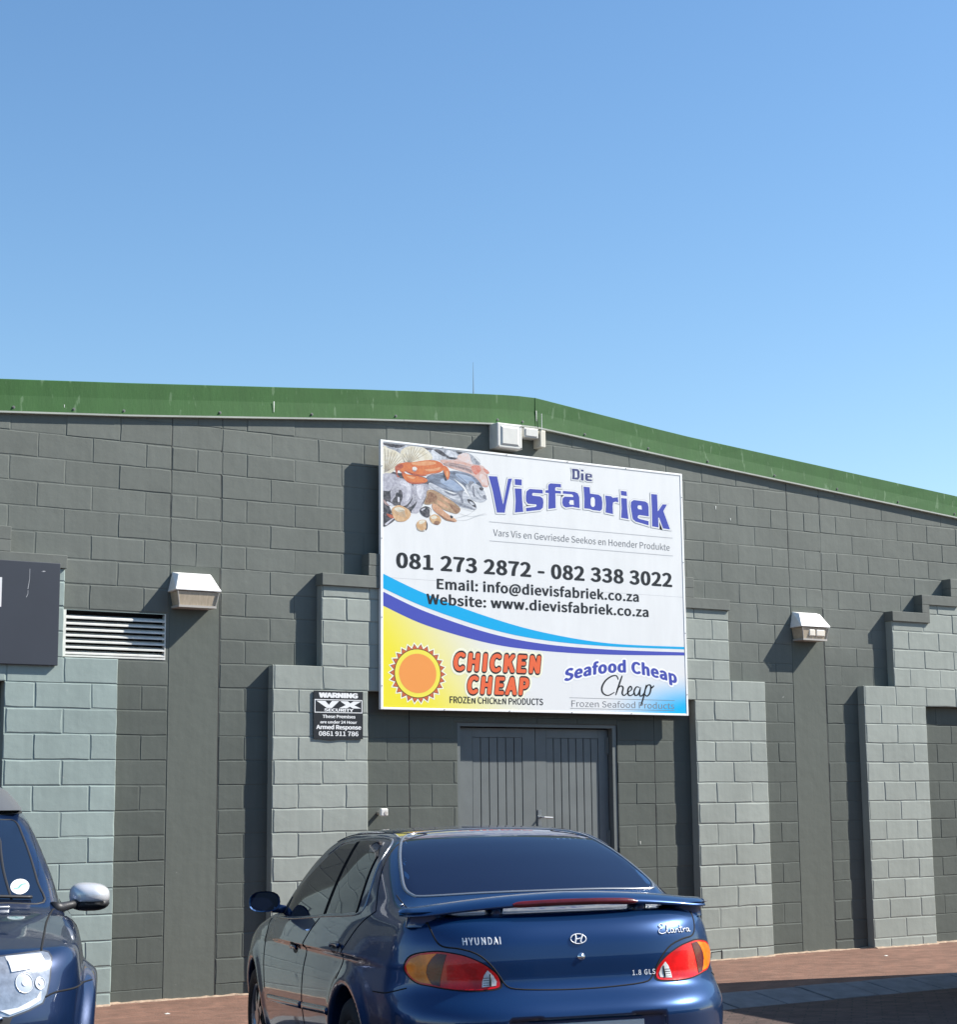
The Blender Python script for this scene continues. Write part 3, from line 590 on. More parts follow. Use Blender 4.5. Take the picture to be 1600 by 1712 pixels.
PICTURE = [
 ('ice',[(1.972,4.6269),(2.0769,4.618),(2.3903,4.615),(2.6412,4.615),(2.8263,4.6083),(2.9079,4.5962),(2.966,4.5516),(3.0008,4.5047),(2.7327,4.5194),(2.3896,4.4869),(2.1097,4.4311),(1.9717,4.3213)]),
 ('dark',[(1.972,4.624),(2.0879,4.6142),(2.0768,4.579),(2.0105,4.587),(1.972,4.5977)]),
 ('dark',[(2.1101,4.6165),(2.2104,4.6167),(2.1434,4.5807),(2.0879,4.58)]),
 ('dark',[(2.3733,4.6113),(2.5038,4.6064),(2.4355,4.5898),(2.3902,4.5903)]),
 ('dark',[(2.5037,4.6015),(2.5723,4.6033),(2.6465,4.5559),(2.6063,4.5491),(2.5492,4.5713)]),
 ('dark',[(2.6408,4.5603),(2.756,4.5416),(2.7328,4.5294),(2.6521,4.5336)]),
 ('dark',[(2.7393,4.6147),(2.8146,4.6021),(2.7738,4.5832)]),
 ('icel',[(2.4809,4.5943),(2.5492,4.5713),(2.5833,4.5449),(2.5717,4.514),(2.4804,4.5103)]),
 ('icel',[(2.6412,4.6101),(2.7449,4.5903),(2.7562,4.5565),(2.6637,4.5526)]),
 ('dark',[(1.9717,4.3503),(2.1095,4.3532),(2.4566,4.3259),(2.4446,4.2169),(2.4103,4.1356),(2.3535,4.0335),(2.275,3.9981),(2.1087,4.0526),(1.9714,4.0608)]),
 ('shell',[(1.972,4.5686),(2.0325,4.5648),(2.1211,4.5443),(2.1765,4.5008),(2.1819,4.4525),(2.1207,4.4029),(2.0652,4.3492),(1.9717,4.329)]),
 ('oct',[(1.9717,4.3213),(2.0652,4.3395),(2.1316,4.3212),(2.1426,4.2881),(2.076,4.2338),(2.0429,4.1825),(1.988,4.1778),(1.9715,4.186)]),
 ('oct',[(2.1426,4.3027),(2.2204,4.2951),(2.2761,4.2512),(2.2813,4.1639),(2.242,4.0926),(2.1973,4.0598),(2.153,4.0659),(2.1754,4.1356),(2.1645,4.1929),(2.1312,4.1998),(2.065,4.2134),(2.0871,4.2638)]),
 ('oct2',[(2.065,4.2134),(2.1313,4.2289),(2.1311,4.1707),(2.0758,4.1079),(2.0592,4.0776),(2.0428,4.1245)]),
 ('octl',[(2.1536,4.2843),(2.2204,4.2804),(2.2592,4.2302),(2.259,4.162),(2.2197,4.1004),(2.2031,4.1185),(2.2256,4.1787),(2.2091,4.2356),(2.1535,4.2502)]),
 ('oct2',[(2.2817,4.2517),(2.3097,4.259),(2.3094,4.1858),(2.3315,4.1291),(2.2753,4.0661),(2.2195,4.0422),(2.2756,4.1245)]),
 ('oct',[(2.2985,4.258),(2.4393,4.2752),(2.4503,4.2272),(2.4217,4.1659),(2.3876,4.1045),(2.3705,4.0543),(2.3309,4.0025),(2.2639,4.0069),(2.3089,4.0688),(2.3259,4.1287),(2.2982,4.1848)]),
 ('octl',[(2.3209,4.2453),(2.3884,4.261),(2.3881,4.1925),(2.3652,4.1319),(2.3317,4.1682)]),
 ('dark',[(2.109,4.1688),(2.1367,4.1663),(2.1421,4.1134),(2.1143,4.0821),(2.0979,4.1194)]),
 ('dark',[(1.9879,4.1585),(2.0428,4.1632),(2.0482,4.096),(1.9879,4.1007)]),
 ('octl',[(2.1255,4.1314),(2.1421,4.128),(2.1398,4.089),(2.1243,4.0926)]),
 ('pink',[(2.5716,4.5091),(2.7328,4.5294),(2.8026,4.566),(2.8958,4.5549),(2.9187,4.5071),(3.036,4.498),(3.0825,4.4319),(3.0928,4.3124),(3.0104,4.3152),(2.9408,4.3891),(2.8013,4.4263),(2.6629,4.4533)]),
 ('pinkl',[(2.8146,4.5971),(2.8845,4.5939),(2.9073,4.536),(2.9186,4.502),(2.8023,4.526),(2.7562,4.5565)]),
 ('pinkd',[(2.6173,4.4887),(2.8018,4.4811),(2.9414,4.4391),(2.9294,4.418),(2.7784,4.4491),(2.6286,4.4649)]),
 ('red',[(2.9067,4.4809),(2.9889,4.4986),(3.012,4.4556),(2.9645,4.4112),(2.9295,4.428)]),
 ('red',[(3.0358,4.4779),(3.0887,4.4627),(3.1062,4.4361),(3.0707,4.4329)]),
 ('pinkl',[(2.9999,4.4244),(3.0703,4.4007),(3.0811,4.3214),(3.0225,4.3463)]),
 ('fishd',[(2.6626,4.4136),(2.7781,4.4242),(2.9059,4.4059),(2.9989,4.3442),(3.0336,4.2872),(3.068,4.2101),(3.0617,4.1796),(2.9386,4.1794),(2.8808,4.2343),(2.8233,4.2989),(2.7312,4.3504)]),
 ('fishb',[(2.7316,4.3951),(2.8359,4.3996),(2.9289,4.368),(2.9634,4.3111),(2.9048,4.2961),(2.8236,4.3288)]),
 ('belly',[(2.8466,4.301),(2.9168,4.327),(2.9869,4.3132),(3.0334,4.2772),(3.0677,4.1901),(3.0203,4.1563),(2.9268,4.1685),(2.8807,4.2243)]),
 ('grey',[(2.8819,4.3389),(2.9403,4.3391),(2.9049,4.306),(2.887,4.2646)]),
 ('dark',[(2.9984,4.2942),(3.0395,4.2928),(3.0274,4.2667),(2.9982,4.2742)]),
 ('grey',[(2.9164,4.2971),(2.9339,4.2936),(2.9446,4.1998),(2.925,4.2181)]),
 ('grey',[(3.0387,4.2277),(3.0681,4.2201),(3.0618,4.1896),(3.0325,4.1992)]),
 ('fishd',[(2.4341,4.3484),(2.5479,4.3833),(2.6625,4.4037),(2.7311,4.3405),(2.8345,4.2502),(2.7532,4.2234),(2.6612,4.2354),(2.5243,4.263),(2.4451,4.2954)]),
 ('fishb',[(2.5703,4.3262),(2.6736,4.3452),(2.7769,4.2949),(2.8113,4.2582),(2.7303,4.2413),(2.6385,4.2631)]),
 ('belly',[(2.4564,4.2915),(2.5698,4.2571),(2.707,4.2096),(2.7997,4.2472),(2.8459,4.2313),(2.9151,4.1675),(2.9613,4.1216),(2.9551,4.0863),(2.8677,4.0843),(2.7291,4.1127),(2.5693,4.1882),(2.4673,4.2286)]),
 ('grey',[(2.6153,4.2315),(2.7185,4.2106),(2.8113,4.2482),(2.7995,4.2323),(2.7183,4.1908),(2.6381,4.2087)]),
 ('grey',[(2.7532,4.2234),(2.8171,4.2487),(2.805,4.1981),(2.8218,4.14),(2.7986,4.1332),(2.7817,4.1862)]),
 ('dark',[(2.8628,4.1731),(2.9151,4.1675),(2.9497,4.1306),(2.9552,4.1012),(2.9146,4.1178),(2.8741,4.1443)]),
 ('belly',[(2.8858,4.1552),(2.9207,4.1481),(2.938,4.1276),(2.903,4.1268)]),
 ('grey',[(2.6606,4.1564),(2.7985,4.1282),(2.9376,4.0898),(2.9142,4.083),(2.7752,4.1085)]),
 ('shell',[(2.1544,4.5426),(2.1991,4.5862),(2.2888,4.6167),(2.379,4.6138),(2.4694,4.5635),(2.4861,4.5108),(2.3896,4.4869),(2.2545,4.4496),(2.2098,4.46),(2.1709,4.4856)]),
 ('shade',[(2.1654,4.5144),(2.2043,4.4644),(2.2377,4.4509),(2.1931,4.4584)]),
 ('crab',[(2.1096,4.4213),(2.2098,4.4551),(2.277,4.4615),(2.4349,4.4961),(2.5487,4.497),(2.6056,4.4628),(2.588,4.4068),(2.4796,4.3771),(2.3889,4.3542),(2.2989,4.3607),(2.2095,4.3721),(2.165,4.3583)]),
 ('crabl',[(2.2657,4.4506),(2.4349,4.4862),(2.5257,4.48),(2.4801,4.456),(2.3443,4.4384)]),
 ('crabl',[(2.4118,4.4103),(2.5026,4.4236),(2.5712,4.4447),(2.5481,4.413),(2.4457,4.3937)]),
 ('crabd',[(2.1928,4.3803),(2.3102,4.3598),(2.4341,4.3583),(2.588,4.4018),(2.4795,4.3722),(2.3889,4.3443),(2.2765,4.3489)]),
 ('crabd',[(2.0985,4.4057),(2.1652,4.4363),(2.1818,4.4086),(2.1317,4.3747),(2.1205,4.3348),(2.1482,4.3129),(2.1205,4.3153),(2.1073,4.353)]),
 ('crabd',[(2.1706,4.3685),(2.2095,4.3526),(2.2316,4.3156),(2.1982,4.3077),(2.1704,4.3344)]),
 ('crab',[(2.1816,4.35),(2.2765,4.344),(2.3663,4.3374),(2.4339,4.3189),(2.4225,4.2934),(2.3435,4.2747),(2.2538,4.2736),(2.1926,4.3023)]),
 ('crabl',[(2.2205,4.3292),(2.31,4.3275),(2.2763,4.3098)]),
 ('crabd',[(2.2092,4.2892),(2.2986,4.2776),(2.4224,4.2914),(2.3434,4.2688),(2.2538,4.2668)]),
 ('crab',[(2.5999,4.4623),(2.6457,4.4517),(2.6741,4.4047),(2.6621,4.3442),(2.6448,4.3377),(2.6222,4.3802),(2.6053,4.4182)]),
 ('crabl',[(2.6339,4.411),(2.6569,4.4131),(2.6565,4.3635),(2.6416,4.3671)]),
 ('dark',[(2.6053,4.4182),(2.6222,4.3802),(2.6448,4.3328),(2.6218,4.3258),(2.6049,4.3688)]),
 ('white',[(2.279,4.4156),(2.3104,4.4225),(2.3272,4.4074),(2.3103,4.3862),(2.2823,4.3885)]),
 ('grey',[(2.2834,4.3935),(2.3103,4.3892),(2.3193,4.4017),(2.3103,4.3813),(2.2856,4.381)]),
 ('prawn',[(2.4333,4.2159),(2.5013,4.2266),(2.615,4.1822),(2.7178,4.1315),(2.7865,4.0778),(2.7515,4.0306),(2.6711,4.039),(2.5685,4.0702),(2.5119,4.1048),(2.4552,4.0904),(2.3988,4.0956),(2.4217,4.1562)]),
 ('prawnd',[(2.4559,4.208),(2.5238,4.1843),(2.5349,4.146),(2.4779,4.1119),(2.4101,4.1063),(2.433,4.1571)]),
 ('prawnl',[(2.5348,4.1361),(2.5917,4.1212),(2.6599,4.0775),(2.5686,4.0898)]),
 ('prawnd',[(2.6603,4.1268),(2.7519,4.0849),(2.7749,4.0768),(2.7457,4.035),(2.6943,4.0704)]),
 ('prawnl',[(2.5693,4.1783),(2.6605,4.1416),(2.6717,4.1179),(2.5919,4.1507)]),
 ('prawnl',[(2.4892,4.103),(2.5459,4.088),(2.6366,4.0265),(2.7395,3.9754),(2.7278,3.9529),(2.6362,3.9626),(2.5453,4.0095),(2.4889,4.054)]),
 ('prawnd',[(2.5454,4.0193),(2.6363,3.9773),(2.7278,3.9548),(2.6247,3.9617)]),
 ('prawnl',[(2.5175,4.0906),(2.5684,4.0604),(2.6137,4.0149),(2.5568,4.03)]),
 ('dark',[(2.6766,4.0099),(2.7052,4.0023),(2.6959,3.9819),(2.6764,3.9903)]),
 ('dark',[(2.3592,4.0437),(2.4099,4.0721),(2.4607,4.0615),(2.4774,4.0238),(2.4432,3.9723),(2.3869,3.9825),(2.3557,4.0142)]),
 ('octl',[(2.3704,4.0397),(2.4099,4.0575),(2.3985,4.0419),(2.3759,4.0275)]),
 ('white',[(2.4494,4.0606),(2.4752,4.0334),(2.4659,3.9887),(2.4569,4.0026),(2.4594,4.037)]),
 ('tan',[(2.4602,3.9833),(2.5113,4.0069),(2.5679,3.9868),(2.5767,3.9434),(2.5447,3.9116),(2.4881,3.922),(2.46,3.954)]),
 ('prawnd',[(2.5222,3.949),(2.5676,3.9378),(2.5447,3.9116),(2.4994,3.9199)]),
 ('shell',[(2.4715,3.9793),(2.5169,3.9955),(2.5337,3.9744),(2.4883,3.9611)]),
 ('tan',[(2.3171,3.9043),(2.3531,3.941),(2.4149,3.9457),(2.4203,3.912),(2.4144,3.8629),(2.3638,3.8495),(2.3247,3.866)]),
 ('shell',[(2.353,3.9361),(2.4092,3.9424),(2.3866,3.9144),(2.3473,3.9065)]),
 ('dark',[(2.4182,3.9362),(2.4338,3.9131),(2.4313,3.8691),(2.4144,3.8532),(2.4225,3.8927)]),
 ('shade',[(2.3247,3.866),(2.3638,3.8495),(2.4087,3.8479),(2.375,3.8387),(2.3325,3.8492)]),
 ('dark',[(1.9736,4.0898),(2.0316,4.0464),(2.059,3.9908),(2.0425,3.9702),(1.9735,3.984)]),
 ('octl',[(2.0098,4.0832),(2.0647,4.0684),(2.0756,4.05),(2.0317,4.0512)]),
 ('pinkd',[(1.9736,4.0995),(2.0097,4.0735),(2.0371,4.042),(1.9878,4.0621)]),
 ('dark',[(1.9735,3.9744),(2.0645,3.9719),(2.0974,3.9311),(2.0423,3.8836),(1.9733,3.8574)]),
 ('crabd',[(2.0096,3.9725),(2.0865,3.9592),(2.0754,3.9342),(2.0315,3.9453)]),
 ('octl',[(1.993,3.8799),(2.0424,3.9173),(2.0864,3.9399),(2.0534,3.9085),(2.0094,3.8716)]),
 ('tan',[(2.0646,4.0201),(2.1308,4.0593),(2.2084,4.0413),(2.255,4.0062),(2.2504,3.9622),(2.1969,3.9194),(2.1194,3.9135),(2.0754,3.9535)]),
 ('shell',[(2.0866,4.0219),(2.1419,4.0437),(2.1972,4.021),(2.1417,3.9973)]),
]
RIBS = [[(2.2344,4.4574),(2.2027,4.4936),(2.1711,4.5296)],[(2.2378,4.4578),(2.2212,4.51),(2.2046,4.5622)],[(2.2411,4.4581),(2.2397,4.5216),(2.2382,4.5852)],[(2.2445,4.4584),(2.2582,4.5297),(2.2719,4.6012)],[(2.2478,4.4587),(2.2767,4.5345),(2.3057,4.6105)],[(2.2512,4.459),(2.2952,4.5353),(2.3394,4.6119)],[(2.2545,4.4593),(2.3137,4.5312),(2.3733,4.6034)],[(2.2579,4.4597),(2.3323,4.5232),(2.4071,4.587)],[(2.2613,4.46),(2.3508,4.5127),(2.441,4.5657)],[(1.9882,4.3402),(1.9993,4.4513),(1.9884,4.5605)],[(1.9926,4.3425),(2.0186,4.4482),(2.027,4.5545)],[(1.997,4.3449),(2.0378,4.4437),(2.0657,4.5457)],[(2.0014,4.3472),(2.0544,4.4385),(2.0988,4.5353)],[(2.0058,4.3496),(2.0682,4.432),(2.1265,4.5224)],[(2.0102,4.3519),(2.082,4.4251),(2.1543,4.5084)],[(2.0146,4.3542),(2.0903,4.4161),(2.1709,4.4905)],[(2.019,4.3566),(2.0941,4.4043),(2.1786,4.4668)],[(2.2136,3.9497),(2.1196,3.9772),(2.0811,4.0051)],[(2.2103,3.9572),(2.1307,3.9887),(2.0965,4.0101)],[(2.207,3.9647),(2.1417,3.9983),(2.112,4.0152)],[(2.2037,3.9722),(2.1528,4.0059),(2.1274,4.0203)],[(2.2004,3.9797),(2.1639,4.0116),(2.1429,4.0177)],[(2.1971,3.9871),(2.175,4.0154),(2.1584,4.015)],[(2.1938,3.9946),(2.1861,4.0173),(2.1739,4.0124)]]
WHISKERS = [[(2.775,4.0867),(2.914,4.0681),(2.961,4.0917)],[(2.7688,4.0369),(2.9019,4.0176),(3.0603,4.0597)],[(2.7279,3.9696),(2.8434,3.9784),(2.9602,4.0221),(3.0778,4.0511)],[(2.728,3.9844),(2.8788,4.0356),(2.9611,4.1017)],[(2.9193,4.5672),(2.966,4.5516),(2.9949,4.5042)],[(2.943,4.5895),(3.0012,4.5449),(2.9891,4.5087)]]
FISHLINES = [[(2.4675,4.2581),(2.5695,4.2079),(2.7295,4.1522),(2.9028,4.1119)],[(2.7547,4.3922),(2.8469,4.3308),(2.893,4.2851)],[(2.4509,4.3205),(2.5701,4.2966),(2.7073,4.2492)],[(2.6403,4.4958),(2.8019,4.4861),(2.9182,4.467)],[(2.6631,4.4781),(2.8017,4.4612),(2.8946,4.4448)],[(2.9629,4.2712),(2.9976,4.2242),(3.0324,4.1872)],[(2.9045,4.2661),(2.939,4.2193),(2.9854,4.1833)]]
# ================================================================= SIGNS AND LAMPS
def ink(name, col, rough=0.35): return M(name, col, rough=rough, spec=0.4)
i_white = M('sign_white', (0.72, 0.72, 0.71), rough=0.32, var=0.035, vscale=2.5, stretch=(3.0, 1, 0.7), spec=0.4)
i_frame = M('sign_edge_white', (0.83, 0.83, 0.82), rough=0.4)
i_navy = ink('print_navy', (0.055, 0.07, 0.36)); i_navyd = ink('print_navy_dark', (0.06, 0.065, 0.17)); i_navy2 = ink('print_navy_band', (0.06, 0.075, 0.40)); i_cyan = ink('print_cyan', (0.0, 0.36, 0.68)); i_black = ink('print_black', (0.016, 0.016, 0.018))
i_grey = ink('print_grey', (0.20, 0.20, 0.21)); i_lgrey = ink('print_light_grey', (0.45, 0.45, 0.46)); i_orange = ink('print_orange', (0.75, 0.13, 0.045)); i_red = ink('print_dark_orange', (0.55, 0.12, 0.045))
i_yel = ink('print_yellow', (0.80, 0.70, 0.08)); i_sun = ink('print_sun_orange', (0.80, 0.30, 0.07)); i_pale = ink('print_pale_halo', (0.82, 0.80, 0.62)); i_outline = ink('print_outline_white', (0.84, 0.84, 0.84))
m_body0 = M('rivet_grey', (0.30, 0.29, 0.27), rough=0.5)
SY = -0.1152      # front of the printed sheet
sign = empty('shop_sign', (3.67, SY, 2.246), 'large white shop sign with blue lettering, seafood picture and yellow corner above the grey door', 'sign')
SX0, SX1, SZ0, SZ1 = 1.947, 5.402, 2.246, 4.638
put('sign_panel', *box_vf(SX0+0.004, SX1-0.004, SY, SY+0.028, SZ0+0.004, SZ1-0.004), i_white, sign)
for nm, v in (('sign_frame', box_vf(SX0, SX0+0.024, SY-0.004, SY+0.032, SZ0, SZ1)), ('sign_frame', box_vf(SX1-0.024, SX1, SY-0.004, SY+0.032, SZ0, SZ1)), ('sign_frame', box_vf(SX0+0.0245, SX1-0.0245, SY-0.0035, SY+0.032, SZ0, SZ0+0.018)), ('sign_frame', box_vf(SX0+0.0245, SX1-0.0245, SY-0.0035, SY+0.032, SZ1-0.018, SZ1))):
    o = put(nm, *v, i_frame, sign); bevel(o, 0.0015)
for sx_, sz_ in [(SX0+.012, z) for z in (2.45, 3.05, 3.75, 4.4)]+[(SX1-.012, z) for z in (2.45, 3.05, 3.75, 4.4)]+[(x, SZ0+.009) for x in (2.6, 3.3, 4.0, 4.7)]+[(x, SZ1-.009) for x in (2.6, 3.3, 4.0, 4.7)]:
    put('rivet', *disc_vf((sx_, SY-.0042, sz_), 0.0055, (0, -1, 0), 0.002, 8), m_body0, sign)
for (bx, bz) in ((2.1, 2.5), (2.1, 4.0), (5.25, 2.5), (5.25, 4.0)): put('bracket', *box_vf(bx, bx+0.04, SY+0.033, -0.003, bz, bz+0.25), m_steel, sign)
def flat(name, poly, mat, lay, parent=sign, y=None, step=0.00035):
    y = (SY if y is None else y)-step*(lay+1)
    n = len(poly); a = sum(poly[i][0]*poly[(i+1) % n][1]-poly[(i+1) % n][0]*poly[i][1] for i in range(n))
    P = [Vector((p[0], p[1], 0)) for p in (poly if a > 0 else poly[::-1])]
    tr = geometry.tessellate_polygon([P])
    V = [(p.x, y, p.y) for p in P]; F = []
    for t in tr:
        ax, az = P[t[0]].x, P[t[0]].y; cr = (P[t[1]].x-ax)*(P[t[2]].y-az)-(P[t[2]].x-ax)*(P[t[1]].y-az)
        F.append(tuple(t) if cr > 0 else tuple(reversed(t)))
    return put(name, V, F, mat, parent)
def spline(pts, n=12, closed=False):
    P = [np.array(p, float) for p in pts]; out = []
    N = len(P); rng = range(N if closed else N-1)
    for i in rng:
        p0 = P[(i-1) % N] if closed or i > 0 else P[0]; p1 = P[i]; p2 = P[(i+1) % N]; p3 = P[(i+2) % N] if closed or i+2 < N else P[-1]
        for k in range(n):
            t = k/n; out.append(tuple(0.5*((2*p1)+(-p0+p2)*t+(2*p0-5*p1+4*p2-p3)*t*t+(-p0+3*p1-3*p2+p3)*t**3)))
    if not closed: out.append(tuple(P[-1]))
    return out
import os
SANS = None
try:      # the plain sans that ships inside Blender itself; the built-in font is the fallback
    _p = os.path.join(bpy.utils.system_resource('DATAFILES'), 'fonts', 'Noto Sans CJK Regular.woff2')
    if os.path.exists(_p): SANS = bpy.data.fonts.load(_p)
except Exception: SANS = None
def text_mesh(s, bold=0.0, res=4, sp=1.0):
    cu = bpy.data.curves.new('t', 'FONT'); cu.body = s
    if SANS is not None: cu.font = SANS
    cu.size = 1.0; cu.offset = bold; cu.resolution_u = res; cu.space_character = sp
    o = bpy.data.objects.new('t', cu); COL.objects.link(o)
    dg = bpy.context.evaluated_depsgraph_get(); me = bpy.data.meshes.new_from_object(o.evaluated_get(dg))
    V = np.array([v.co[:] for v in me.vertices]); F = [tuple(p.vertices) for p in me.polygons]
    bpy.data.objects.remove(o); bpy.data.curves.remove(cu); bpy.data.meshes.remove(me)
    return V[:, :2], F
def lettering(s, x0, x1, z0, z1, mat, lay, bold=0.0, parent=sign, y=None, warp=None, ref=None, shear=0.0, name='lettering', sp=1.0, grow=0.0, step=0.00035):
    """fit the string's ink box (REF glyphs set the height) to x0..x1, z0..z1; weight is added by overprinting shifted copies"""
    thin = 0.0; heavy = max(0.0, bold)
    V, F = text_mesh(s, thin, sp=sp); cm = V[:, 0].mean()
    xa, xb = V[:, 0].min(), V[:, 0].max(); B = V
    if ref: B, _ = text_mesh(ref, thin, sp=sp)
    za, zb = B[:, 1].min(), B[:, 1].max()
    h0 = heavy-grow; xa -= max(h0, 0); xb += max(h0, 0); za -= max(h0, 0)*0.6; zb += max(h0, 0)*0.6
    # letters are the connected pieces of the mesh
    par = list(range(len(V)))
    def find(i):
        while par[i] != i: par[i] = par[par[i]]; i = par[i]
        return i
    for f in F:
        r0 = find(f[0])
        for q in f[1:]: par[find(q)] = r0
    roots = {}; comp = np.array([roots.setdefault(find(i), len(roots)) for i in range(len(V))])
    shifts = [(0.0, 0.0)] if heavy <= 0 else [(heavy*math.cos(2*math.pi*k/10), heavy*0.6*math.sin(2*math.pi*k/10)) if not grow else (heavy*math.cos(2*math.pi*k/14), heavy*math.sin(2*math.pi*k/14)) for k in range(14 if grow else 10)]+[(0, 0)]
    yb = (SY if y is None else y)-step*(lay+1)
    # words are told apart by the wide gaps, each becomes its own piece of lettering
    nc = len(roots); lo = np.full(nc, 1e9); hi = np.full(nc, -1e9); np.minimum.at(lo, comp, V[:, 0]); np.maximum.at(hi, comp, V[:, 0])
    wid = np.zeros(nc, int); cur = -1e9; w_ = -1
    for c in np.argsort(lo):
        if lo[c]-cur > 0.155: w_ += 1
        wid[c] = w_; cur = max(cur, hi[c])
    out = None
    for wi in range(w_+1):
        keep = wid[comp] == wi; idx = np.cumsum(keep)-1; Fw = [tuple(int(idx[q]) for q in f) for f in F if keep[f[0]]]; Vw = V[keep]; cw = comp[keep]; PV = []; PF = []
        for k, (dx, dz) in enumerate(shifts):
            u = (Vw[:, 0]+dx-xa)/(xb-xa); t = (Vw[:, 1]+dz-za)/(zb-za)
            if warp: X, Z = warp(u, t)
            else: X = x0+(x1-x0)*u+shear*(z1-z0)*t; Z = z0+(z1-z0)*t
            P = np.stack([X, yb-0.000012*k-0.0000035*(cw % 3), Z], 1); n = len(PV)
            for f in Fw:
                a = sum(P[f[i]][0]*P[f[(i+1) % len(f)]][2]-P[f[(i+1) % len(f)]][0]*P[f[i]][2] for i in range(len(f)))
                g = f if a > 0 else f[::-1]; PF.append(tuple(q+n for q in g))
            PV.extend(P.tolist())
        out = put(name, PV, PF, mat, parent)
    return out
# --- coloured ground of the lower part
cy_t = spline([(1.974, 3.435), (2.414, 3.279), (3.085, 3.102), (3.688, 2.988), (4.443, 2.916), (5.372, 2.915)], 8)
cy_b = spline([(1.974, 3.306), (2.414, 3.158), (3.084, 2.997), (3.687, 2.917), (4.442, 2.887), (5.372, 2.892)], 8)
nv_t = spline([(1.974, 3.275), (2.413, 3.119), (3.084, 2.957), (3.686, 2.881), (4.442, 2.856), (5.372, 2.862)], 8)
nv_b = spline([(1.974, 3.152), (2.413, 2.999), (3.082, 2.864), (3.685, 2.816), (4.44, 2.808), (5.372, 2.832)], 8)
def grad_mat(name, c0, c1, mode):
    m = M(name, c0, rough=0.33, spec=0.4); t = m.node_tree; b = t.nodes['Principled BSDF']; L = t.links
    geo = t.nodes.new('ShaderNodeNewGeometry'); s = t.nodes.new('ShaderNodeSeparateXYZ'); L.new(geo.outputs['Position'], s.inputs[0])
    r = t.nodes.new('ShaderNodeMapRange'); r.interpolation_type = 'SMOOTHSTEP'
    if mode == 'yellow':
        a = t.nodes.new('ShaderNodeMath'); a.operation = 'MULTIPLY_ADD'; a.inputs[1].default_value = 0.75; L.new(s.outputs[2], a.inputs[0]); L.new(s.outputs[0], a.inputs[2])
        r.inputs[1].default_value = 1.974+0.75*2.7; r.inputs[2].default_value = 3.60+0.75*2.45
        L.new(a.outputs[0], r.inputs[0])
    else:
        d = t.nodes.new('ShaderNodeVectorMath'); d.operation = 'DISTANCE'; d.inputs[1].default_value = (5.50, SY, 2.26); L.new(geo.outputs['Position'], d.inputs[0])
        sc = t.nodes.new('ShaderNodeVectorMath'); sc.operation = 'SUBTRACT'; sc.inputs[1].default_value = (5.45, 0, 2.24); L.new(geo.outputs['Position'], sc.inputs[0])
        ml = t.nodes.new('ShaderNodeVectorMath'); ml.operation = 'MULTIPLY'; ml.inputs[1].default_value = (1/1.15, 0, 1/0.42); L.new(sc.outputs[0], ml.inputs[0])
        ln = t.nodes.new('ShaderNodeVectorMath'); ln.operation = 'LENGTH'; L.new(ml.outputs[0], ln.inputs[0])
        r.inputs[1].default_value = 0.2; r.inputs[2].default_value = 1.0; L.new(ln.outputs['Value'], r.inputs[0])
    mx = t.nodes.new('ShaderNodeMix'); mx.data_type = 'RGBA'; L.new(r.outputs[0], mx.inputs[0]); mx.inputs[6].default_value = (*c0, 1); mx.inputs[7].default_value = (*c1, 1)
    L.new(mx.outputs[2], b.inputs['Base Color'])
    return m
i_gy = grad_mat('print_yellow_fade', (0.80, 0.70, 0.035), (0.71, 0.71, 0.70), 'yellow')
i_gb = grad_mat('print_blue_fade', (0.0, 0.42, 0.78), (0.71, 0.71, 0.705), 'blue')
flat('print_field', [(1.974, 2.266)]+[(4.0, 2.266)]+[p for p in nv_b if p[0] < 4.0][::-1], i_gy, 0)
flat('print_field', [(4.0, 2.266), (5.376, 2.266), (5.376, 2.82)]+[(4.0, 2.80)], i_gb, 0)
flat('band', cy_t+cy_b[::-1], i_cyan, 1); flat('band', nv_t+nv_b[::-1], i_navy2, 1)
def hline(x0, x1, z, w_=0.003, mat=i_grey, lay=2): flat('rule', [(x0, z-w_), (x1, z-w_), (x1, z+w_), (x0, z+w_)], mat, lay)
hline(3.10, 5.264, 3.984, 0.0028, i_lgrey); hline(3.10, 5.262, 3.807, 0.0028, i_lgrey); hline(3.975, 5.236, 2.390, 0.0018); hline(3.981, 5.232, 2.292, 0.0018)
hline(1.974, 5.378, 3.404, 0.0012, i_lgrey, 0)
hline(1.974, 5.378, 4.612, 0.0014, i_lgrey, 0)
# --- the shop's name: heavy letters with a white gap and a thin grey contour
def grow_poly(P, d):
    n = len(P); a = sum(P[i][0]*P[(i+1) % n][1]-P[(i+1) % n][0]*P[i][1] for i in range(n)); sgn = 1 if a > 0 else -1; out = []
    for i in range(n):
        p0, p, p1 = np.array(P[i-1]), np.array(P[i]), np.array(P[(i+1) % n]); e0 = (p-p0)/(np.linalg.norm(p-p0)+1e-9); e1 = (p1-p)/(np.linalg.norm(p1-p)+1e-9)
        n0 = np.array([e0[1], -e0[0]])*sgn; n1 = np.array([e1[1], -e1[0]])*sgn; m = n0+n1; L = np.linalg.norm(m); m = m/L if L > 0.2 else n0; c = max(0.55, float(m@n0)); out.append(tuple(p+m*d/c))
    return out
def word(letters, g1, g2, mat):
    for k, (o_, h_) in enumerate(letters): flat('letter_contour', grow_poly(o_, g2), i_lgrey, 5.0+k*0.04)
    for k, (o_, h_) in enumerate(letters): flat('letter_gap', grow_poly(o_, g1), i_white, 5.7+k*0.04)
    for o_, h_ in letters:
        flat('letter', o_, mat, 6.4)
        for q in h_: flat('letter_counter', q, i_white, 6.5)
word(TITLE, 0.0125, 0.0152, i_navy); word(TITLE_SMALL, 0.0095, 0.0115, i_navyd)
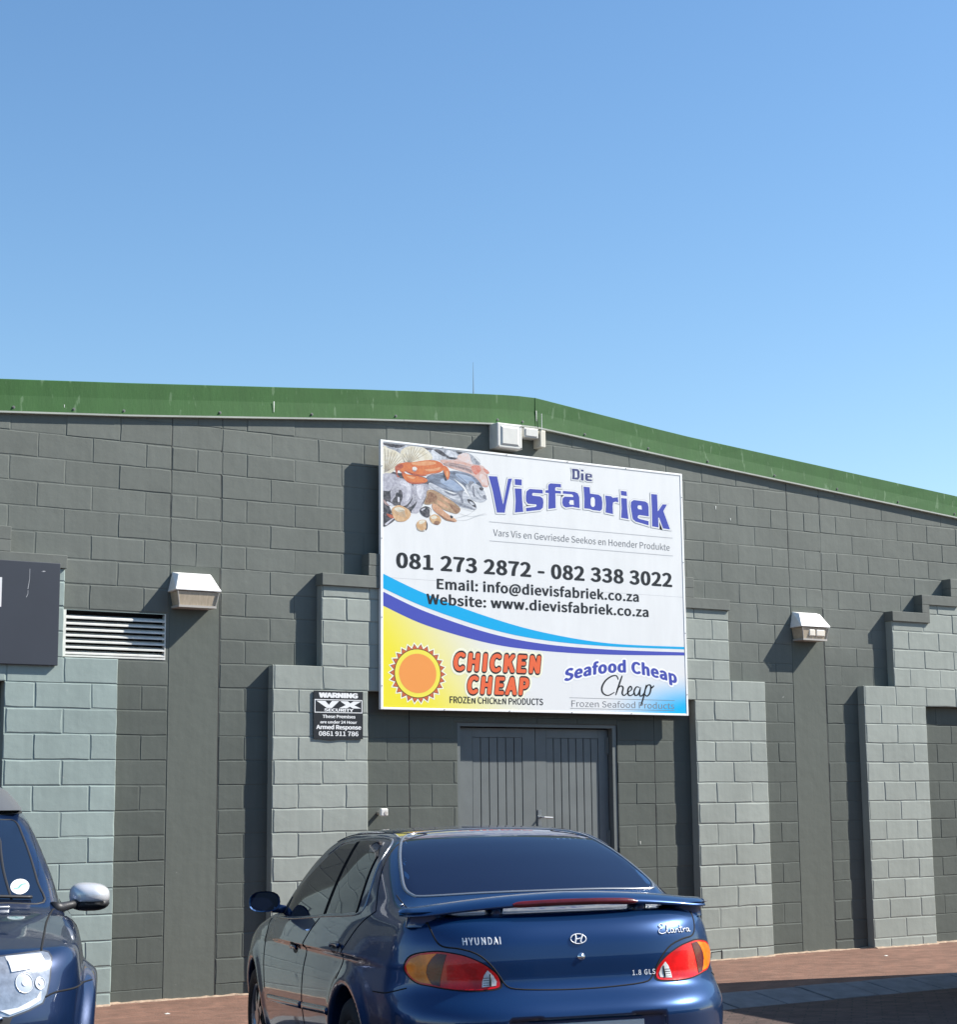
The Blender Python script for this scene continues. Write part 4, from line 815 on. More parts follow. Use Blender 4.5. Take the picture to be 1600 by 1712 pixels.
# --- text lines
lettering('Vars Vis en Gevriesde Seekos en Hoender Produkte', 3.143, 5.223, 3.856, 3.917, i_grey, 2, bold=-0.004, ref='V')
lettering('081 273 2872 - 082 338 3022', 2.107, 5.243, 3.494, 3.636, i_black, 2, bold=0.017, ref='8', sp=1.04)
lettering('Email: info@dievisfabriek.co.za', 2.529, 4.824, 3.330, 3.424, i_black, 2, bold=0.014, ref='E', sp=1.03)
lettering('Website: www.dievisfabriek.co.za', 2.419, 4.939, 3.188, 3.282, i_black, 2, bold=0.014, ref='W', sp=1.03)
for (s, a, b_, z0, z1) in (('CHICKEN', 2.690, 3.640, 2.604, 2.770), ('CHEAP', 2.835, 3.510, 2.400, 2.563)):
    lettering(s, a, b_, z0, z1, i_pale, 2, bold=0.085, ref='H', shear=0.12, grow=0.057, sp=1.12); lettering(s, a, b_, z0, z1, i_black, 3, bold=0.044, ref='H', shear=0.12, grow=0.016, sp=1.12); lettering(s, a, b_, z0, z1, i_orange, 4, bold=0.028, ref='H', shear=0.12, sp=1.12)
lettering('FROZEN CHICKEN PRODUCTS', 2.656, 3.675, 2.314, 2.374, i_black, 2, bold=0.010, ref='F', sp=1.0)
def sea_warp(u, t):
    X = 3.915+(5.275-3.915)*u; q = (u-0.52)/0.5
    base = np.where(q < 0, 2.640-0.100*np.abs(q)**1.8, 2.640-0.098*np.abs(q)**1.7); lean = -0.10*q
    H = 0.126
    return X-lean*H*t*-1.0, base+H*t
lettering('Seafood Cheap', 0, 0, 0, 0, i_outline, 2, bold=0.060, warp=sea_warp, ref='d', grow=0.036, sp=1.05); lettering('Seafood Cheap', 0, 0, 0, 0, i_navy, 3, bold=0.024, warp=sea_warp, ref='d', sp=1.05)
lettering('Frozen Seafood Products', 3.998, 5.227, 2.308, 2.365, i_grey, 2, bold=-0.002, ref='F')
# brush-script 'Cheap' under it, drawn stroke by stroke
def stroke(pts, w0, mat, lay, name='lettering', parent=sign, y=None, n=8, taper=True, step=0.00035, conv=None):
    P = np.array(spline(pts, n)); d = np.gradient(P, axis=0); L_ = np.hypot(d[:, 0], d[:, 1])+1e-9; nn = np.stack([-d[:, 1]/L_, d[:, 0]/L_], 1)
    s = np.linspace(0, 1, len(P)); ww = w0*(0.45+0.55*np.sin(np.pi*s)**0.6) if taper else np.full(len(P), w0)
    ww = ww*(0.75+0.5*np.abs(nn[:, 0]))    # broad-nib: thicker on down strokes
    A = P+nn*ww[:, None]; B = P-nn*ww[:, None]; yy = (SY if y is None else y)-step*(lay+1)
    V = [(a[0], yy, a[1]) for a in A]+[(b_[0], yy, b_[1]) for b_ in B]; m_ = len(P)
    F = [(i+m_, i+m_+1, i+1, i) for i in range(m_-1)]
    return V, F
def scr(pts): return [(4.35+(x/100.0)*0.60, 2.418+(z/100.0)*0.20) for x, z in pts]
cheap = [[(34, 78), (30, 96), (20, 92), (8, 70), (1, 38), (3, 12), (13, 2), (26, 18)], [(42, 98), (36, 60), (28, 4)], [(30, 30), (38, 48), (43, 40), (41, 14), (45, 4), (52, 18)], [(52, 18), (60, 34), (58, 48), (53, 34), (53, 10), (58, 4), (66, 18)],
         [(76, 44), (70, 46), (65, 26), (67, 6), (73, 12), (78, 42)], [(78, 46), (76, 10), (80, 4), (86, 20)], [(90, 58), (84, 0), (78, -42)], [(86, 26), (93, 56), (99, 52), (97, 20), (91, 4), (86, 12)], [(99, 40), (106, 55)]]
v, f = join_vf([stroke(scr(p), 0.0078, i_navy, 3) for p in cheap]); put('lettering', v, f, i_black, sign)
# --- round badge: zigzag rim, yellow ring, orange disc (the cartoon figure is left out)
bc = (2.325, 2.568); brx = 0.290; brz = 0.262
def ell(cx, cz, rx, rz, n=40, a0=0): return [(cx+rx*math.cos(a0+2*math.pi*i/n), cz+rz*math.sin(a0+2*math.pi*i/n)) for i in range(n)]
def zig(s0, s1, n=26): return [(bc[0]+brx*(s0 if i % 2 else s1)*math.cos(math.pi*i/n), bc[1]+brz*(s0 if i % 2 else s1)*math.sin(math.pi*i/n)) for i in range(2*n)]
flat('badge', zig(0.91, 1.06), i_pale, 1); flat('badge', zig(0.84, 1.0), i_black, 2); flat('badge', zig(0.825, 0.975), i_red, 3)
flat('badge', ell(*bc, brx*0.83, brz*0.83), i_black, 4); flat('badge', ell(*bc, brx*0.81, brz*0.81), i_yel, 5); flat('badge', ell(*bc, brx*0.665, brz*0.665), i_sun, 6)
# --- seafood picture, printed flat: shells, crab, fish, octopus, prawns
def var_ink(name, c, c2, sc=18.0, stretch=(1, 1, 1), det=5):
    m = M(name, c, rough=0.35); t = m.node_tree; b = t.nodes['Principled BSDF']; L = t.links
    geo = t.nodes.new('ShaderNodeNewGeometry'); mp = t.nodes.new('ShaderNodeVectorMath'); mp.operation = 'MULTIPLY'; mp.inputs[1].default_value = stretch; L.new(geo.outputs['Position'], mp.inputs[0])
    n = t.nodes.new('ShaderNodeTexNoise'); n.inputs['Scale'].default_value = sc; n.inputs['Detail'].default_value = det; n.inputs['Roughness'].default_value = 0.7; L.new(mp.outputs[0], n.inputs['Vector'])
    r = t.nodes.new('ShaderNodeMapRange'); r.inputs[1].default_value = 0.38; r.inputs[2].default_value = 0.62; L.new(n.outputs['Fac'], r.inputs[0])
    mx = t.nodes.new('ShaderNodeMix'); mx.data_type = 'RGBA'; L.new(r.outputs[0], mx.inputs[0]); mx.inputs[6].default_value = (*c, 1); mx.inputs[7].default_value = (*c2, 1); L.new(mx.outputs[2], b.inputs['Base Color'])
    return m
PIC = dict(ice=var_ink('picture_ice', (0.52, 0.54, 0.58), (0.20, 0.21, 0.24), 26), icel=var_ink('picture_ice_light', (0.66, 0.67, 0.70), (0.42, 0.44, 0.48), 30), dark=var_ink('picture_dark', (0.025, 0.025, 0.03), (0.13, 0.12, 0.13), 34),
    shell=var_ink('picture_shell', (0.60, 0.54, 0.40), (0.70, 0.67, 0.57), 26), shade=var_ink('picture_shade', (0.30, 0.25, 0.19), (0.42, 0.37, 0.30), 26), oct=var_ink('picture_octopus', (0.50, 0.49, 0.53), (0.30, 0.29, 0.34), 34), oct2=var_ink('picture_octopus_shade', (0.22, 0.21, 0.25), (0.48, 0.47, 0.50), 46), octl=var_ink('picture_octopus_light', (0.68, 0.67, 0.70), (0.46, 0.45, 0.50), 40),
    pink=var_ink('picture_pink_fish', (0.55, 0.30, 0.23), (0.62, 0.50, 0.47), 22, (0.6, 1, 1.4)), pinkl=var_ink('picture_pink_light', (0.66, 0.48, 0.42), (0.64, 0.60, 0.60), 24), pinkd=var_ink('picture_pink_dark', (0.30, 0.20, 0.19), (0.48, 0.36, 0.33), 30), red=var_ink('picture_red', (0.55, 0.13, 0.08), (0.60, 0.30, 0.24), 30),
    fishd=var_ink('picture_fish_back', (0.10, 0.115, 0.15), (0.26, 0.30, 0.38), 15, (0.5, 1, 1.8)), fishb=var_ink('picture_fish_blue', (0.24, 0.31, 0.44), (0.38, 0.44, 0.54), 18, (0.5, 1, 1.8)), belly=var_ink('picture_fish_belly', (0.60, 0.61, 0.64), (0.34, 0.36, 0.40), 28, (0.5, 1, 2)), grey=var_ink('picture_grey', (0.15, 0.16, 0.19), (0.28, 0.29, 0.33), 30), white=var_ink('picture_white', (0.70, 0.69, 0.66), (0.62, 0.58, 0.52), 30),
    crab=var_ink('picture_crab', (0.62, 0.20, 0.06), (0.52, 0.13, 0.05), 34), crabl=var_ink('picture_crab_light', (0.68, 0.36, 0.18), (0.62, 0.26, 0.12), 34), crabd=var_ink('picture_crab_dark', (0.30, 0.06, 0.035), (0.46, 0.13, 0.07), 34),
    prawn=var_ink('picture_prawn', (0.30, 0.19, 0.11), (0.46, 0.31, 0.19), 32), prawnl=var_ink('picture_prawn_light', (0.62, 0.38, 0.24), (0.48, 0.24, 0.14), 34), prawnd=var_ink('picture_prawn_dark', (0.20, 0.10, 0.06), (0.34, 0.20, 0.12), 34), tan=var_ink('picture_cockle', (0.52, 0.30, 0.14), (0.64, 0.45, 0.27), 34))
for k, (nm, pts) in enumerate(PICTURE):
    P = [(max(1.9735, min(x, 5.37)), min(z, 4.610)) for x, z in spline(pts, 4, closed=True)]
    flat('picture', P, PIC[nm], 0.6+k*0.045)
for nm, L_, mat_, w_ in (('picture', RIBS, PIC['shade'], 0.0022), ('picture', FISHLINES, PIC['grey'], 0.0018), ('picture', WHISKERS, i_lgrey, 0.0012)):
    v, f = join_vf([stroke([(max(1.976, x), min(z, 4.608)) for x, z in q], w_, mat_, 4.6) for q in L_]); put(nm, v, f, mat_, sign)
sign.location = (sign.location[0]-0.0155, sign.location[1]-0.022, sign.location[2]-0.003)     # sits 37 mm proud of the surround
# ================================================================= WARNING SIGN
WY = -PD-0.014
ws = empty('warning_sign', (1.54, WY, 1.982), 'small black security warning sign with white writing, left of the door on the pale surround', 'sign')
p_blk = M('warning_black', (0.014, 0.014, 0.016), rough=0.4); p_wht = ink('warning_white', (0.78, 0.78, 0.77))
V = []; F = []; n = 12
for i in range(n+1):
    x = 1.301+0.479*i/n; dz = -0.012*math.exp(-((x-1.47)/0.08)**2); V += [(x, WY+0.0, 1.984+dz), (x, WY, 2.391), (x, WY+0.009, 1.984+dz), (x, WY+0.009, 2.391)]
for i in range(n):
    a = i*4; b_ = a+4; F += [(a, b_, b_+1, a+1), (a+2, a+3, b_+3, b_+2), (a, a+2, b_+2, b_), (a+1, b_+1, b_+3, a+3)]
F += [(0, 1, 3, 2), (n*4, n*4+2, n*4+3, n*4+1)]
put('sign_plate', V, F, p_blk, ws)
def wl(s, x0, x1, z0, z1, bold=0.03, ref=None): return lettering(s, x0, x1, z0, z1, p_wht, 0, bold=bold, parent=ws, y=WY, ref=ref)
wl('WARNING', 1.348, 1.730, 2.332, 2.377, 0.032)
flat('sign_print', [(1.308, 2.205), (1.773, 2.205), (1.773, 2.319), (1.308, 2.319)], p_wht, 0, ws, WY); flat('sign_print', [(1.315, 2.212), (1.766, 2.212), (1.766, 2.312), (1.315, 2.312)], p_blk, 1, ws, WY)
flat('logo', [(1.325, 2.306), (1.41, 2.306), (1.445, 2.272), (1.475, 2.306), (1.545, 2.306), (1.475, 2.246), (1.425, 2.246)], p_wht, 2, ws, WY)
flat('logo', [(1.555, 2.306), (1.63, 2.306), (1.655, 2.288), (1.685, 2.306), (1.76, 2.306), (1.695, 2.272), (1.76, 2.246), (1.68, 2.246), (1.652, 2.260), (1.62, 2.246), (1.545, 2.246), (1.61, 2.273)], p_wht, 2, ws, WY)
lettering('SECURITY', 1.40, 1.685, 2.216, 2.242, p_wht, 2, bold=0.02, parent=ws, y=WY)
wl('These Premises', 1.385, 1.705, 2.160, 2.187, 0.014, 'T'); wl('are under 24 Hour', 1.362, 1.72, 2.114, 2.140, 0.014, 'h'); wl('Armed Response', 1.325, 1.762, 2.065, 2.101, 0.018, 'A'); wl('0861 911 786', 1.350, 1.735, 2.008, 2.048, 0.010, '8')
ws.location[0] -= 0.011
# ================================================================= DARK BOARD at the left
m_board = M('board_navy', (0.026, 0.032, 0.046), rough=0.55, var=0.08, vscale=2.0)
BY = -PD-0.038
bd = empty('signboard', (-2.0, BY, 2.53), 'dark navy signboard on the bluish surround left of the slatted vent', 'sign')
o = put('sign_panel', *box_vf(-3.7, -0.985, BY, -PD-0.004, 2.53, 3.338), m_board, bd); bevel(o, 0.004)
flat('sign_print', [(-3.3, 2.97), (-1.452, 2.97), (-1.452, 3.20), (-3.3, 3.20)], i_white, 1, bd, BY)
def scratch(x, z0, z1, w_): put('scratch', *prism_xz([(x, z1), (x+w_, z1), (x+w_*1.2, (z0+z1)/2), (x-0.01+w_, z0), (x-0.012, z0), (x+w_*0.2, (z0+z1)/2)], BY-0.0008, BY-0.0002), i_lgrey, bd)
scratch(-1.235, 3.12, 3.28, 0.003); scratch(-1.245, 3.055, 3.11, 0.003); scratch(-1.13, 3.262, 3.27, 0.02)
# ================================================================= WALL LAMPS
m_cap = M('lamp_cover_white', (0.78, 0.77, 0.74), rough=0.45, var=0.06, vscale=14); m_body = M('lamp_body', (0.40, 0.37, 0.33), rough=0.5, var=0.1)
m_lens = M('lamp_lens_aged', (0.46, 0.38, 0.28), rough=0.25, coat=0.6, var=0.18, vscale=16, stretch=(6, 1, 1)); m_bulb = M('lamp_tube', (0.75, 0.68, 0.58), rough=0.3)
def wall_lamp(cx, label, tube):
    t = empty('wall_lamp', (cx, 0, 3.05), label, 'lamp', 'box lamps on the wall columns')
    # cover: sloping hood
    v = [(cx-0.165, -0.004, 3.345), (cx+0.180, -0.004, 3.345), (cx+0.150, -0.085, 3.325), (cx-0.140, -0.085, 3.325), (cx-0.205, -0.182, 3.190), (cx+0.200, -0.182, 3.190), (cx+0.195, -0.004, 3.185), (cx-0.200, -0.004, 3.185),
         (cx-0.205, -0.182, 3.180), (cx+0.200, -0.182, 3.180), (cx+0.195, -0.004, 3.175), (cx-0.200, -0.004, 3.175)]
    f = [(0, 3, 2, 1), (3, 4, 5, 2), (0, 7, 4, 3), (1, 2, 5, 6), (4, 8, 9, 5), (7, 11, 8, 4), (5, 9, 10, 6), (8, 11, 10, 9), (0, 1, 6, 7)]
    o = put('lamp_cover', v, f, m_cap, t); bevel(o, 0.004)
    # lower housing tapers down to the wall
    def ring(x0, x1, y, z): return [(x0, y, z), (x1, y, z)]
    xa, xb, ya = cx-0.178, cx+0.178, -0.168; xc, xd, yc = cx-0.155, cx+0.155, -0.150
    o = put('lamp_lens', [(xa, ya, 3.173), (xb, ya, 3.173), (xb, -0.004, 3.173), (xa, -0.004, 3.173), (xc, yc, 3.062), (xd, yc, 3.062), (xd, -0.004, 3.062), (xc, -0.004, 3.062)], [(0, 1, 2, 3), (0, 4, 5, 1), (1, 5, 6, 2), (3, 7, 4, 0), (4, 7, 6, 5), (2, 6, 7, 3)], m_lens, t)
    fr = [tube_vf([(xa-0.006, ya-0.005, 3.172), (xc-0.004, yc-0.005, 3.055)], 0.006, 6), tube_vf([(xb+0.006, ya-0.005, 3.172), (xd+0.004, yc-0.005, 3.055)], 0.006, 6), box_vf(xc-0.012, xd+0.012, yc-0.012, -0.004, 3.042, 3.060)]
    put('lamp_frame', *join_vf(fr), m_body, t)
    if tube:
        for a, b_ in ((cx-0.085, cx+0.0), (cx+0.012, cx+0.135)): o = put('lamp_tube', *box_vf(a, b_, -0.168, -0.14, 3.085, 3.158), m_bulb, t); bevel(o, 0.01)
    put('screw', *disc_vf((cx+0.0, -0.112, 3.278), 0.004, (0, -1, 0.5), 0.004, 8), m_screw, t)
    return t
wall_lamp(0.185, 'boxy white-capped wall lamp with brown lens, beside the slatted vent', False)
wall_lamp(7.085, 'boxy white-capped wall lamp with pale bulbs behind its lens, right of the big sign', True)
# ================================================================= BOXES above the sign
m_box = M('box_plastic', (0.62, 0.61, 0.57), rough=0.55, var=0.07, vscale=12)
t = empty('junction_box', (3.32, -0.1, 4.69), 'square pale box tucked under the green roof edge above the sign', 'box')
o = put('box_body', *box_vf(3.178, 3.458, -0.15, -0.003, 4.686, 4.925), m_box, t); bevel(o, 0.012, 3)
V = [(3.215, -0.1505, 4.715), (3.42, -0.1505, 4.715), (3.42, -0.1505, 4.895), (3.215, -0.1505, 4.895), (3.232, -0.160, 4.73), (3.403, -0.160, 4.73), (3.403, -0.160, 4.88), (3.232, -0.160, 4.88)]
put('box_lid', V, [(4, 5, 6, 7), (0, 1, 5, 4), (1, 2, 6, 5), (2, 3, 7, 6), (3, 0, 4, 7)], m_box, t)
for sx, sz in ((3.192, 4.700), (3.444, 4.700), (3.444, 4.908)): put('screw', *disc_vf((sx, -0.150, sz), 0.006, (0, -1, 0), 0.004, 8), m_screw, t)
t = empty('cable_box', (3.6, -0.05, 4.82), 'small flat pale box between the square box and the narrow upright one', 'box')
o = put('box_body', *box_vf(3.505, 3.668, -0.115, -0.003, 4.822, 4.917), m_box, t); bevel(o, 0.006)
o = put('box_lid', *box_vf(3.52, 3.655, -0.122, -0.1155, 4.836, 4.905), m_box, t); bevel(o, 0.003)
m_cream = M('box_cream', (0.66, 0.62, 0.52), rough=0.5)
t = empty('sensor_box', (3.715, -0.05, 4.74), 'narrow upright cream box with a thin white aerial, under the roof peak', 'sensor')
o = put('box_body', *box_vf(3.684, 3.744, -0.125, -0.003, 4.742, 4.905), m_cream, t); bevel(o, 0.006)
put('aerial', *tube_vf([(3.700, -0.1265, 4.905), (3.700, -0.1265, 5.065)], 0.0035, 6), m_cap, t)
put('cable', *tube_vf([(3.665, -0.108, 4.93), (3.660, -0.110, 5.01)], 0.004, 6), m_black, t)
# photocell on a stub left of the door
t = empty('photocell', (1.99, -0.05, 1.36), 'small square grey photocell on a stub left of the door, throwing a long shadow', 'sensor')
put('stub', *tube_vf([(1.985, 0.0, 1.352), (1.985, -0.075, 1.356)], 0.018, 10), m_body, t)
o = put('sensor_head', *box_vf(1.950, 2.022, -0.112, -0.072, 1.325, 1.392), m_box, t); bevel(o, 0.01, 3)
put('sensor_window', *disc_vf((1.996, -0.112, 1.352), 0.016, (0, -1, 0), 0.003, 14), m_body, t)
# thin mast on the roof
t = empty('roof_mast', (3.04, 0.05, 5.18), 'thin dark needle-like mast standing on the roof ridge against the sky', 'antenna')
put('mast', *tube_vf([(3.045, 0.05, 5.1), (3.045, 0.05, 5.27), (3.045, 0.05, 5.52)], [0.008, 0.0038, 0.0012], 6), m_screw, t)
# ================================================================= CARS: smooth implicit bodies, meshed, with panels laid on them
def smax(a, b, k): h = np.clip(0.5+0.5*(a-b)/k, 0, 1); return b*(1-h)+a*h+k*h*(1-h)
def smin(a, b, k): return -smax(-a, -b, k)
def curve(pts, sm=0.05):
    pts = sorted(pts)
    xs = np.array([p[0] for p in pts], float); ys = np.array([p[1] for p in pts], float)
    g = np.linspace(xs[0]-0.6, xs[-1]+0.6, 1201); e0 = (ys[1]-ys[0])/(xs[1]-xs[0]); e1 = (ys[-1]-ys[-2])/(xs[-1]-xs[-2])
    v = np.interp(g, xs, ys); v = np.where(g < xs[0], ys[0]+e0*(g-xs[0]), v); v = np.where(g > xs[-1], ys[-1]+e1*(g-xs[-1]), v)
    if sm > 0:
        d = g[1]-g[0]; n = max(1, int(3*sm/d)); kx = np.arange(-n, n+1)*d; kk = np.exp(-0.5*(kx/sm)**2); kk /= kk.sum()
        v = np.convolve(np.pad(v, n, mode='reflect', reflect_type='odd'), kk, mode='valid')
    return lambda x: np.interp(x, g, v)
def surface_nets(Fn, lo, hi, h, flat_bottom=None):
    nx, ny, nz = [int(math.ceil((b-a)/h))+1 for a, b in zip(lo, hi)]
    gx = lo[0]+h*np.arange(nx); gy = lo[1]+h*np.arange(ny); gzz = lo[2]+h*np.arange(nz)
    X, Y, Z = np.meshgrid(gx, gy, gzz, indexing='ij'); V = Fn(X, Y, Z).astype(np.float32); S = V < 0
    cell = np.zeros((nx-1, ny-1, nz-1), bool); acc = np.zeros((nx-1, ny-1, nz-1, 3), np.float32); cnt = np.zeros((nx-1, ny-1, nz-1), np.float32)
    def corner(i, j, k): return (slice(i, nx-1+i), slice(j, ny-1+j), slice(k, nz-1+k))
    for ax in range(3):
        for a in (0, 1):
            for b in (0, 1):
                c0 = [0, 0, 0]; o = [q for q in range(3) if q != ax]; c0[o[0]] = a; c0[o[1]] = b; c1 = list(c0); c1[ax] = 1
                v0, v1 = V[corner(*c0)], V[corner(*c1)]; m = (v0 < 0) != (v1 < 0)
                t = np.where(m, v0/np.where(m, v0-v1, 1), 0)
                p = np.zeros(v0.shape+(3,), np.float32); p[..., o[0]] = a; p[..., o[1]] = b; p[..., ax] = t
                acc += p*m[..., None]; cnt += m
    cell = cnt > 0; idx = -np.ones(cell.shape, np.int64); I = np.argwhere(cell); idx[cell] = np.arange(len(I))
    P = (I+acc[cell]/cnt[cell][:, None])*h+np.array(lo)
    F = []
    for ax in range(3):
        o = [q for q in range(3) if q != ax]
        sl0 = [slice(1, -1)]*3; sl0[ax] = slice(0, -1); sl1 = [slice(1, -1)]*3; sl1[ax] = slice(1, None)
        s0, s1 = S[tuple(sl0)], S[tuple(sl1)]; E = np.argwhere(s0 != s1)
        base = E.copy(); base[:, o[0]] += 1; base[:, o[1]] += 1; sg = s0[s0 != s1]
        q = []
        for (da, db) in ((-1, -1), (0, -1), (0, 0), (-1, 0)):
            c = base.copy(); c[:, o[0]] += da; c[:, o[1]] += db; q.append(idx[c[:, 0], c[:, 1], c[:, 2]])
        Q = np.stack(q, 1); flip = sg if ax != 1 else ~sg; Q[~flip] = Q[~flip][:, ::-1]; F.append(Q)
    return P, np.concatenate(F)
def grad(Fn, P, e=0.002):
    G = np.stack([(Fn(*(P+np.eye(3)[i]*e).T)-Fn(*(P-np.eye(3)[i]*e).T))/(2*e) for i in range(3)], 1); return G
def project(Fn, P, it=3, lim=0.03):
    for _ in range(it):
        G = grad(Fn, P); f = Fn(*P.T); d = (f/np.maximum((G**2).sum(1), 0.05))[:, None]*G; n = np.linalg.norm(d, axis=1, keepdims=True); P = P-d*np.minimum(1, lim/np.maximum(n, 1e-9))
    return P
class Car:
    def __init__(self, Fn, root, R, O): self.F = Fn; self.root = root; self.R = R; self.O = O
    def put(self, name, V, F, mat, parent=None, smooth=True, normals=None):
        V = np.array(V, float); par = parent or self.root
        org = (V.max(0)+V.min(0))/2
        me = bpy.data.meshes.new(name); me.from_pydata((V-org).tolist(), [], [tuple(int(i) for i in f) for f in F]); me.update(); me.materials.append(mat)
        if smooth: me.polygons.foreach_set('use_smooth', [True]*len(me.polygons))
        if normals is not None: me.normals_split_custom_set_from_vertices(np.asarray(normals, np.float32).tolist())
        o = bpy.data.objects.new(name, me); COL.objects.link(o); o.parent = par
        base = np.zeros(3); q = par
        while q is not self.root: base = base+np.array(q.location); q = q.parent
        o.location = tuple(org-base); return o
    def hit(self, P0, D, tmax=6.0, n=260):
        """first surface point along rays (car frame)"""
        P0 = np.asarray(P0, float); D = np.asarray(D, float); D = D/np.linalg.norm(D, axis=1, keepdims=True)
        ts = np.linspace(0, tmax, n); prev = np.zeros(len(P0)); found = np.zeros(len(P0), bool); a = np.zeros(len(P0)); b = np.full(len(P0), tmax)
        f0 = self.F(*(P0).T)
        for i in range(1, n):
            f1 = self.F(*(P0+D*ts[i]).T); m = (~found) & (f1 < 0); a[m] = ts[i-1]; b[m] = ts[i]; found |= m
        for _ in range(22):
            c = (a+b)/2; f = self.F(*(P0+D*c[:, None]).T); inside = f < 0; b = np.where(inside, c, b); a = np.where(inside, a, c)
        return P0+D*((a+b)/2)[:, None], found
    def shot(self, uv, axis):
        """2D outline -> surface. axis 'L': (x,z) seen from the left; 'R'; 'B': (y,z) from behind; 'F'; 'T': (x,y) from above; or (angle) from the rear-left"""
        uv = np.asarray(uv, float); n = len(uv); Z = np.zeros(n)
        if axis == 'L': P = np.stack([uv[:, 0], Z+1.5, uv[:, 1]], 1); D = np.tile([0, -1., 0], (n, 1))
        elif axis == 'R': P = np.stack([uv[:, 0], Z-1.5, uv[:, 1]], 1); D = np.tile([0, 1., 0], (n, 1))
        elif axis == 'B': P = np.stack([Z-3.0, uv[:, 0], uv[:, 1]], 1); D = np.tile([1., 0, 0], (n, 1))
        elif axis == 'F': P = np.stack([Z+3.0, uv[:, 0], uv[:, 1]], 1); D = np.tile([-1., 0, 0], (n, 1))
        elif axis == 'T': P = np.stack([uv[:, 0], uv[:, 1], Z+2.2], 1); D = np.tile([0, 0, -1.], (n, 1))
        else:      # horizontal view from azimuth axis (degrees, direction the view comes from); u measured to the viewer's right
            a = math.radians(axis); c = np.array([math.cos(a), math.sin(a), 0]); r = np.array([-c[1], c[0], 0])
            P = c*3.2+uv[:, :1]*r+np.stack([Z, Z, uv[:, 1]], 1); D = np.tile(-c, (n, 1))
        return self.hit(P, D)[0]
    def patch(self, name, outline, axis, off, mat, parent=None, step=0.03, closed_spline=False, skirt=0.004):
        O = spline(outline, 6, closed=True) if closed_spline else outline
        # resample the border
        pts = []; n = len(O)
        for i in range(n):
            p, q = np.array(O[i]), np.array(O[(i+1) % n]); L = np.linalg.norm(q-p); k = max(1, int(L/step))
            for j in range(k): pts.append(tuple(p+(q-p)*j/k))
        B = len(pts); A = np.array(pts); lo, hi = A.min(0), A.max(0); inner = []
        xs = np.arange(lo[0]+step/2, hi[0], step); ys = np.arange(lo[1]+step/2, hi[1], step)
        gx, gy = np.meshgrid(xs, ys); G = np.stack([gx.ravel(), gy.ravel()], 1); inside = np.zeros(len(G), bool); dmin = np.full(len(G), 9.)
        for i in range(B):
            a, b = A[i], A[(i+1) % B]
            c = ((a[1] > G[:, 1]) != (b[1] > G[:, 1])) & (G[:, 0] < (b[0]-a[0])*(G[:, 1]-a[1])/((b[1]-a[1]) if abs(b[1]-a[1]) > 1e-12 else 1e-12)+a[0]); inside ^= c
            t = np.clip(((G-a)@(b-a))/max(1e-12, (b-a)@(b-a)), 0, 1); dmin = np.minimum(dmin, np.linalg.norm(G-(a+t[:, None]*(b-a)), axis=1))
        G = G[inside & (dmin > step*0.45)]
        allp = [Vector(p) for p in A]+[Vector(p) for p in G]
        vo, eo, fo, *_ = geometry.delaunay_2d_cdt(allp, [(i, (i+1) % B) for i in range(B)], [], 1, 1e-6)
        UV = np.array([[v.x, v.y] for v in vo]); P = self.shot(UV, axis); P = project(self.F, P, 1, 0.004)
        N = grad(self.F, P); N /= np.linalg.norm(N, axis=1, keepdims=True)
        T = P+N*off; F = []
        for f in fo:
            a, b, c = [T[i] for i in f[:3]]; nn = np.cross(b-a, c-a); F.append(tuple(f) if nn@N[f[0]] > 0 else tuple(reversed(f)))
        V = T.tolist(); nb = len(V)
        # skirt down into the body
        cnt = {}
        for f in F:
            for i in range(len(f)): e = (f[i], f[(i+1) % len(f)]); cnt[e] = 1
        bd = [e for e in cnt if (e[1], e[0]) not in cnt]; mp = {}
        for a, b in bd:
            for q in (a, b):
                if q not in mp: mp[q] = len(V); V.append((P[q]-N[q]*skirt).tolist())
        SK = [(b, a, mp[a], mp[b]) for a, b in bd]
        inv = sorted(mp, key=lambda q: mp[q]); NN = np.concatenate([N, N[inv]]) if inv else N
        return self.put(name, V, F+SK, mat, parent, normals=NN)
    def line(self, name, pts, axis, r, mat, parent=None, off=0.0, sp=8, flat_=1.0, n=6, closed=False):
        """a bead, trim or gap laid along the surface"""
        P2 = spline(pts, sp, closed=closed) if sp else pts
        A = np.array(P2); out = [A[0]]
        for i in range(1, len(A)):
            L = np.linalg.norm(A[i]-A[i-1]); k = max(1, int(L/0.03))
            for j in range(1, k+1): out.append(A[i-1]+(A[i]-A[i-1])*j/k)
        P = self.shot(np.array(out), axis); N = grad(self.F, P); N /= np.linalg.norm(N, axis=1, keepdims=True)
        P = P+N*off; m = len(P); T = np.gradient(P, axis=0)
        if closed: T = np.roll(P, -1, 0)-np.roll(P, 1, 0)
        T /= np.linalg.norm(T, axis=1, keepdims=True)+1e-9; S = np.cross(T, N); V = []; F = []
        for i in range(m):
            for k in range(n): a = 2*math.pi*k/n; V.append(P[i]+S[i]*r*math.cos(a)+N[i]*r*flat_*math.sin(a))
        for i in range(m if closed else m-1):
            for k in range(n): j = (i+1) % m; F.append((i*n+k, j*n+k, j*n+(k+1) % n, i*n+(k+1) % n))
        if not closed: F.append(tuple(range(n))); F.append(tuple((m-1)*n+k for k in range(n-1, -1, -1)))
        return self.put(name, V, F, mat, parent)
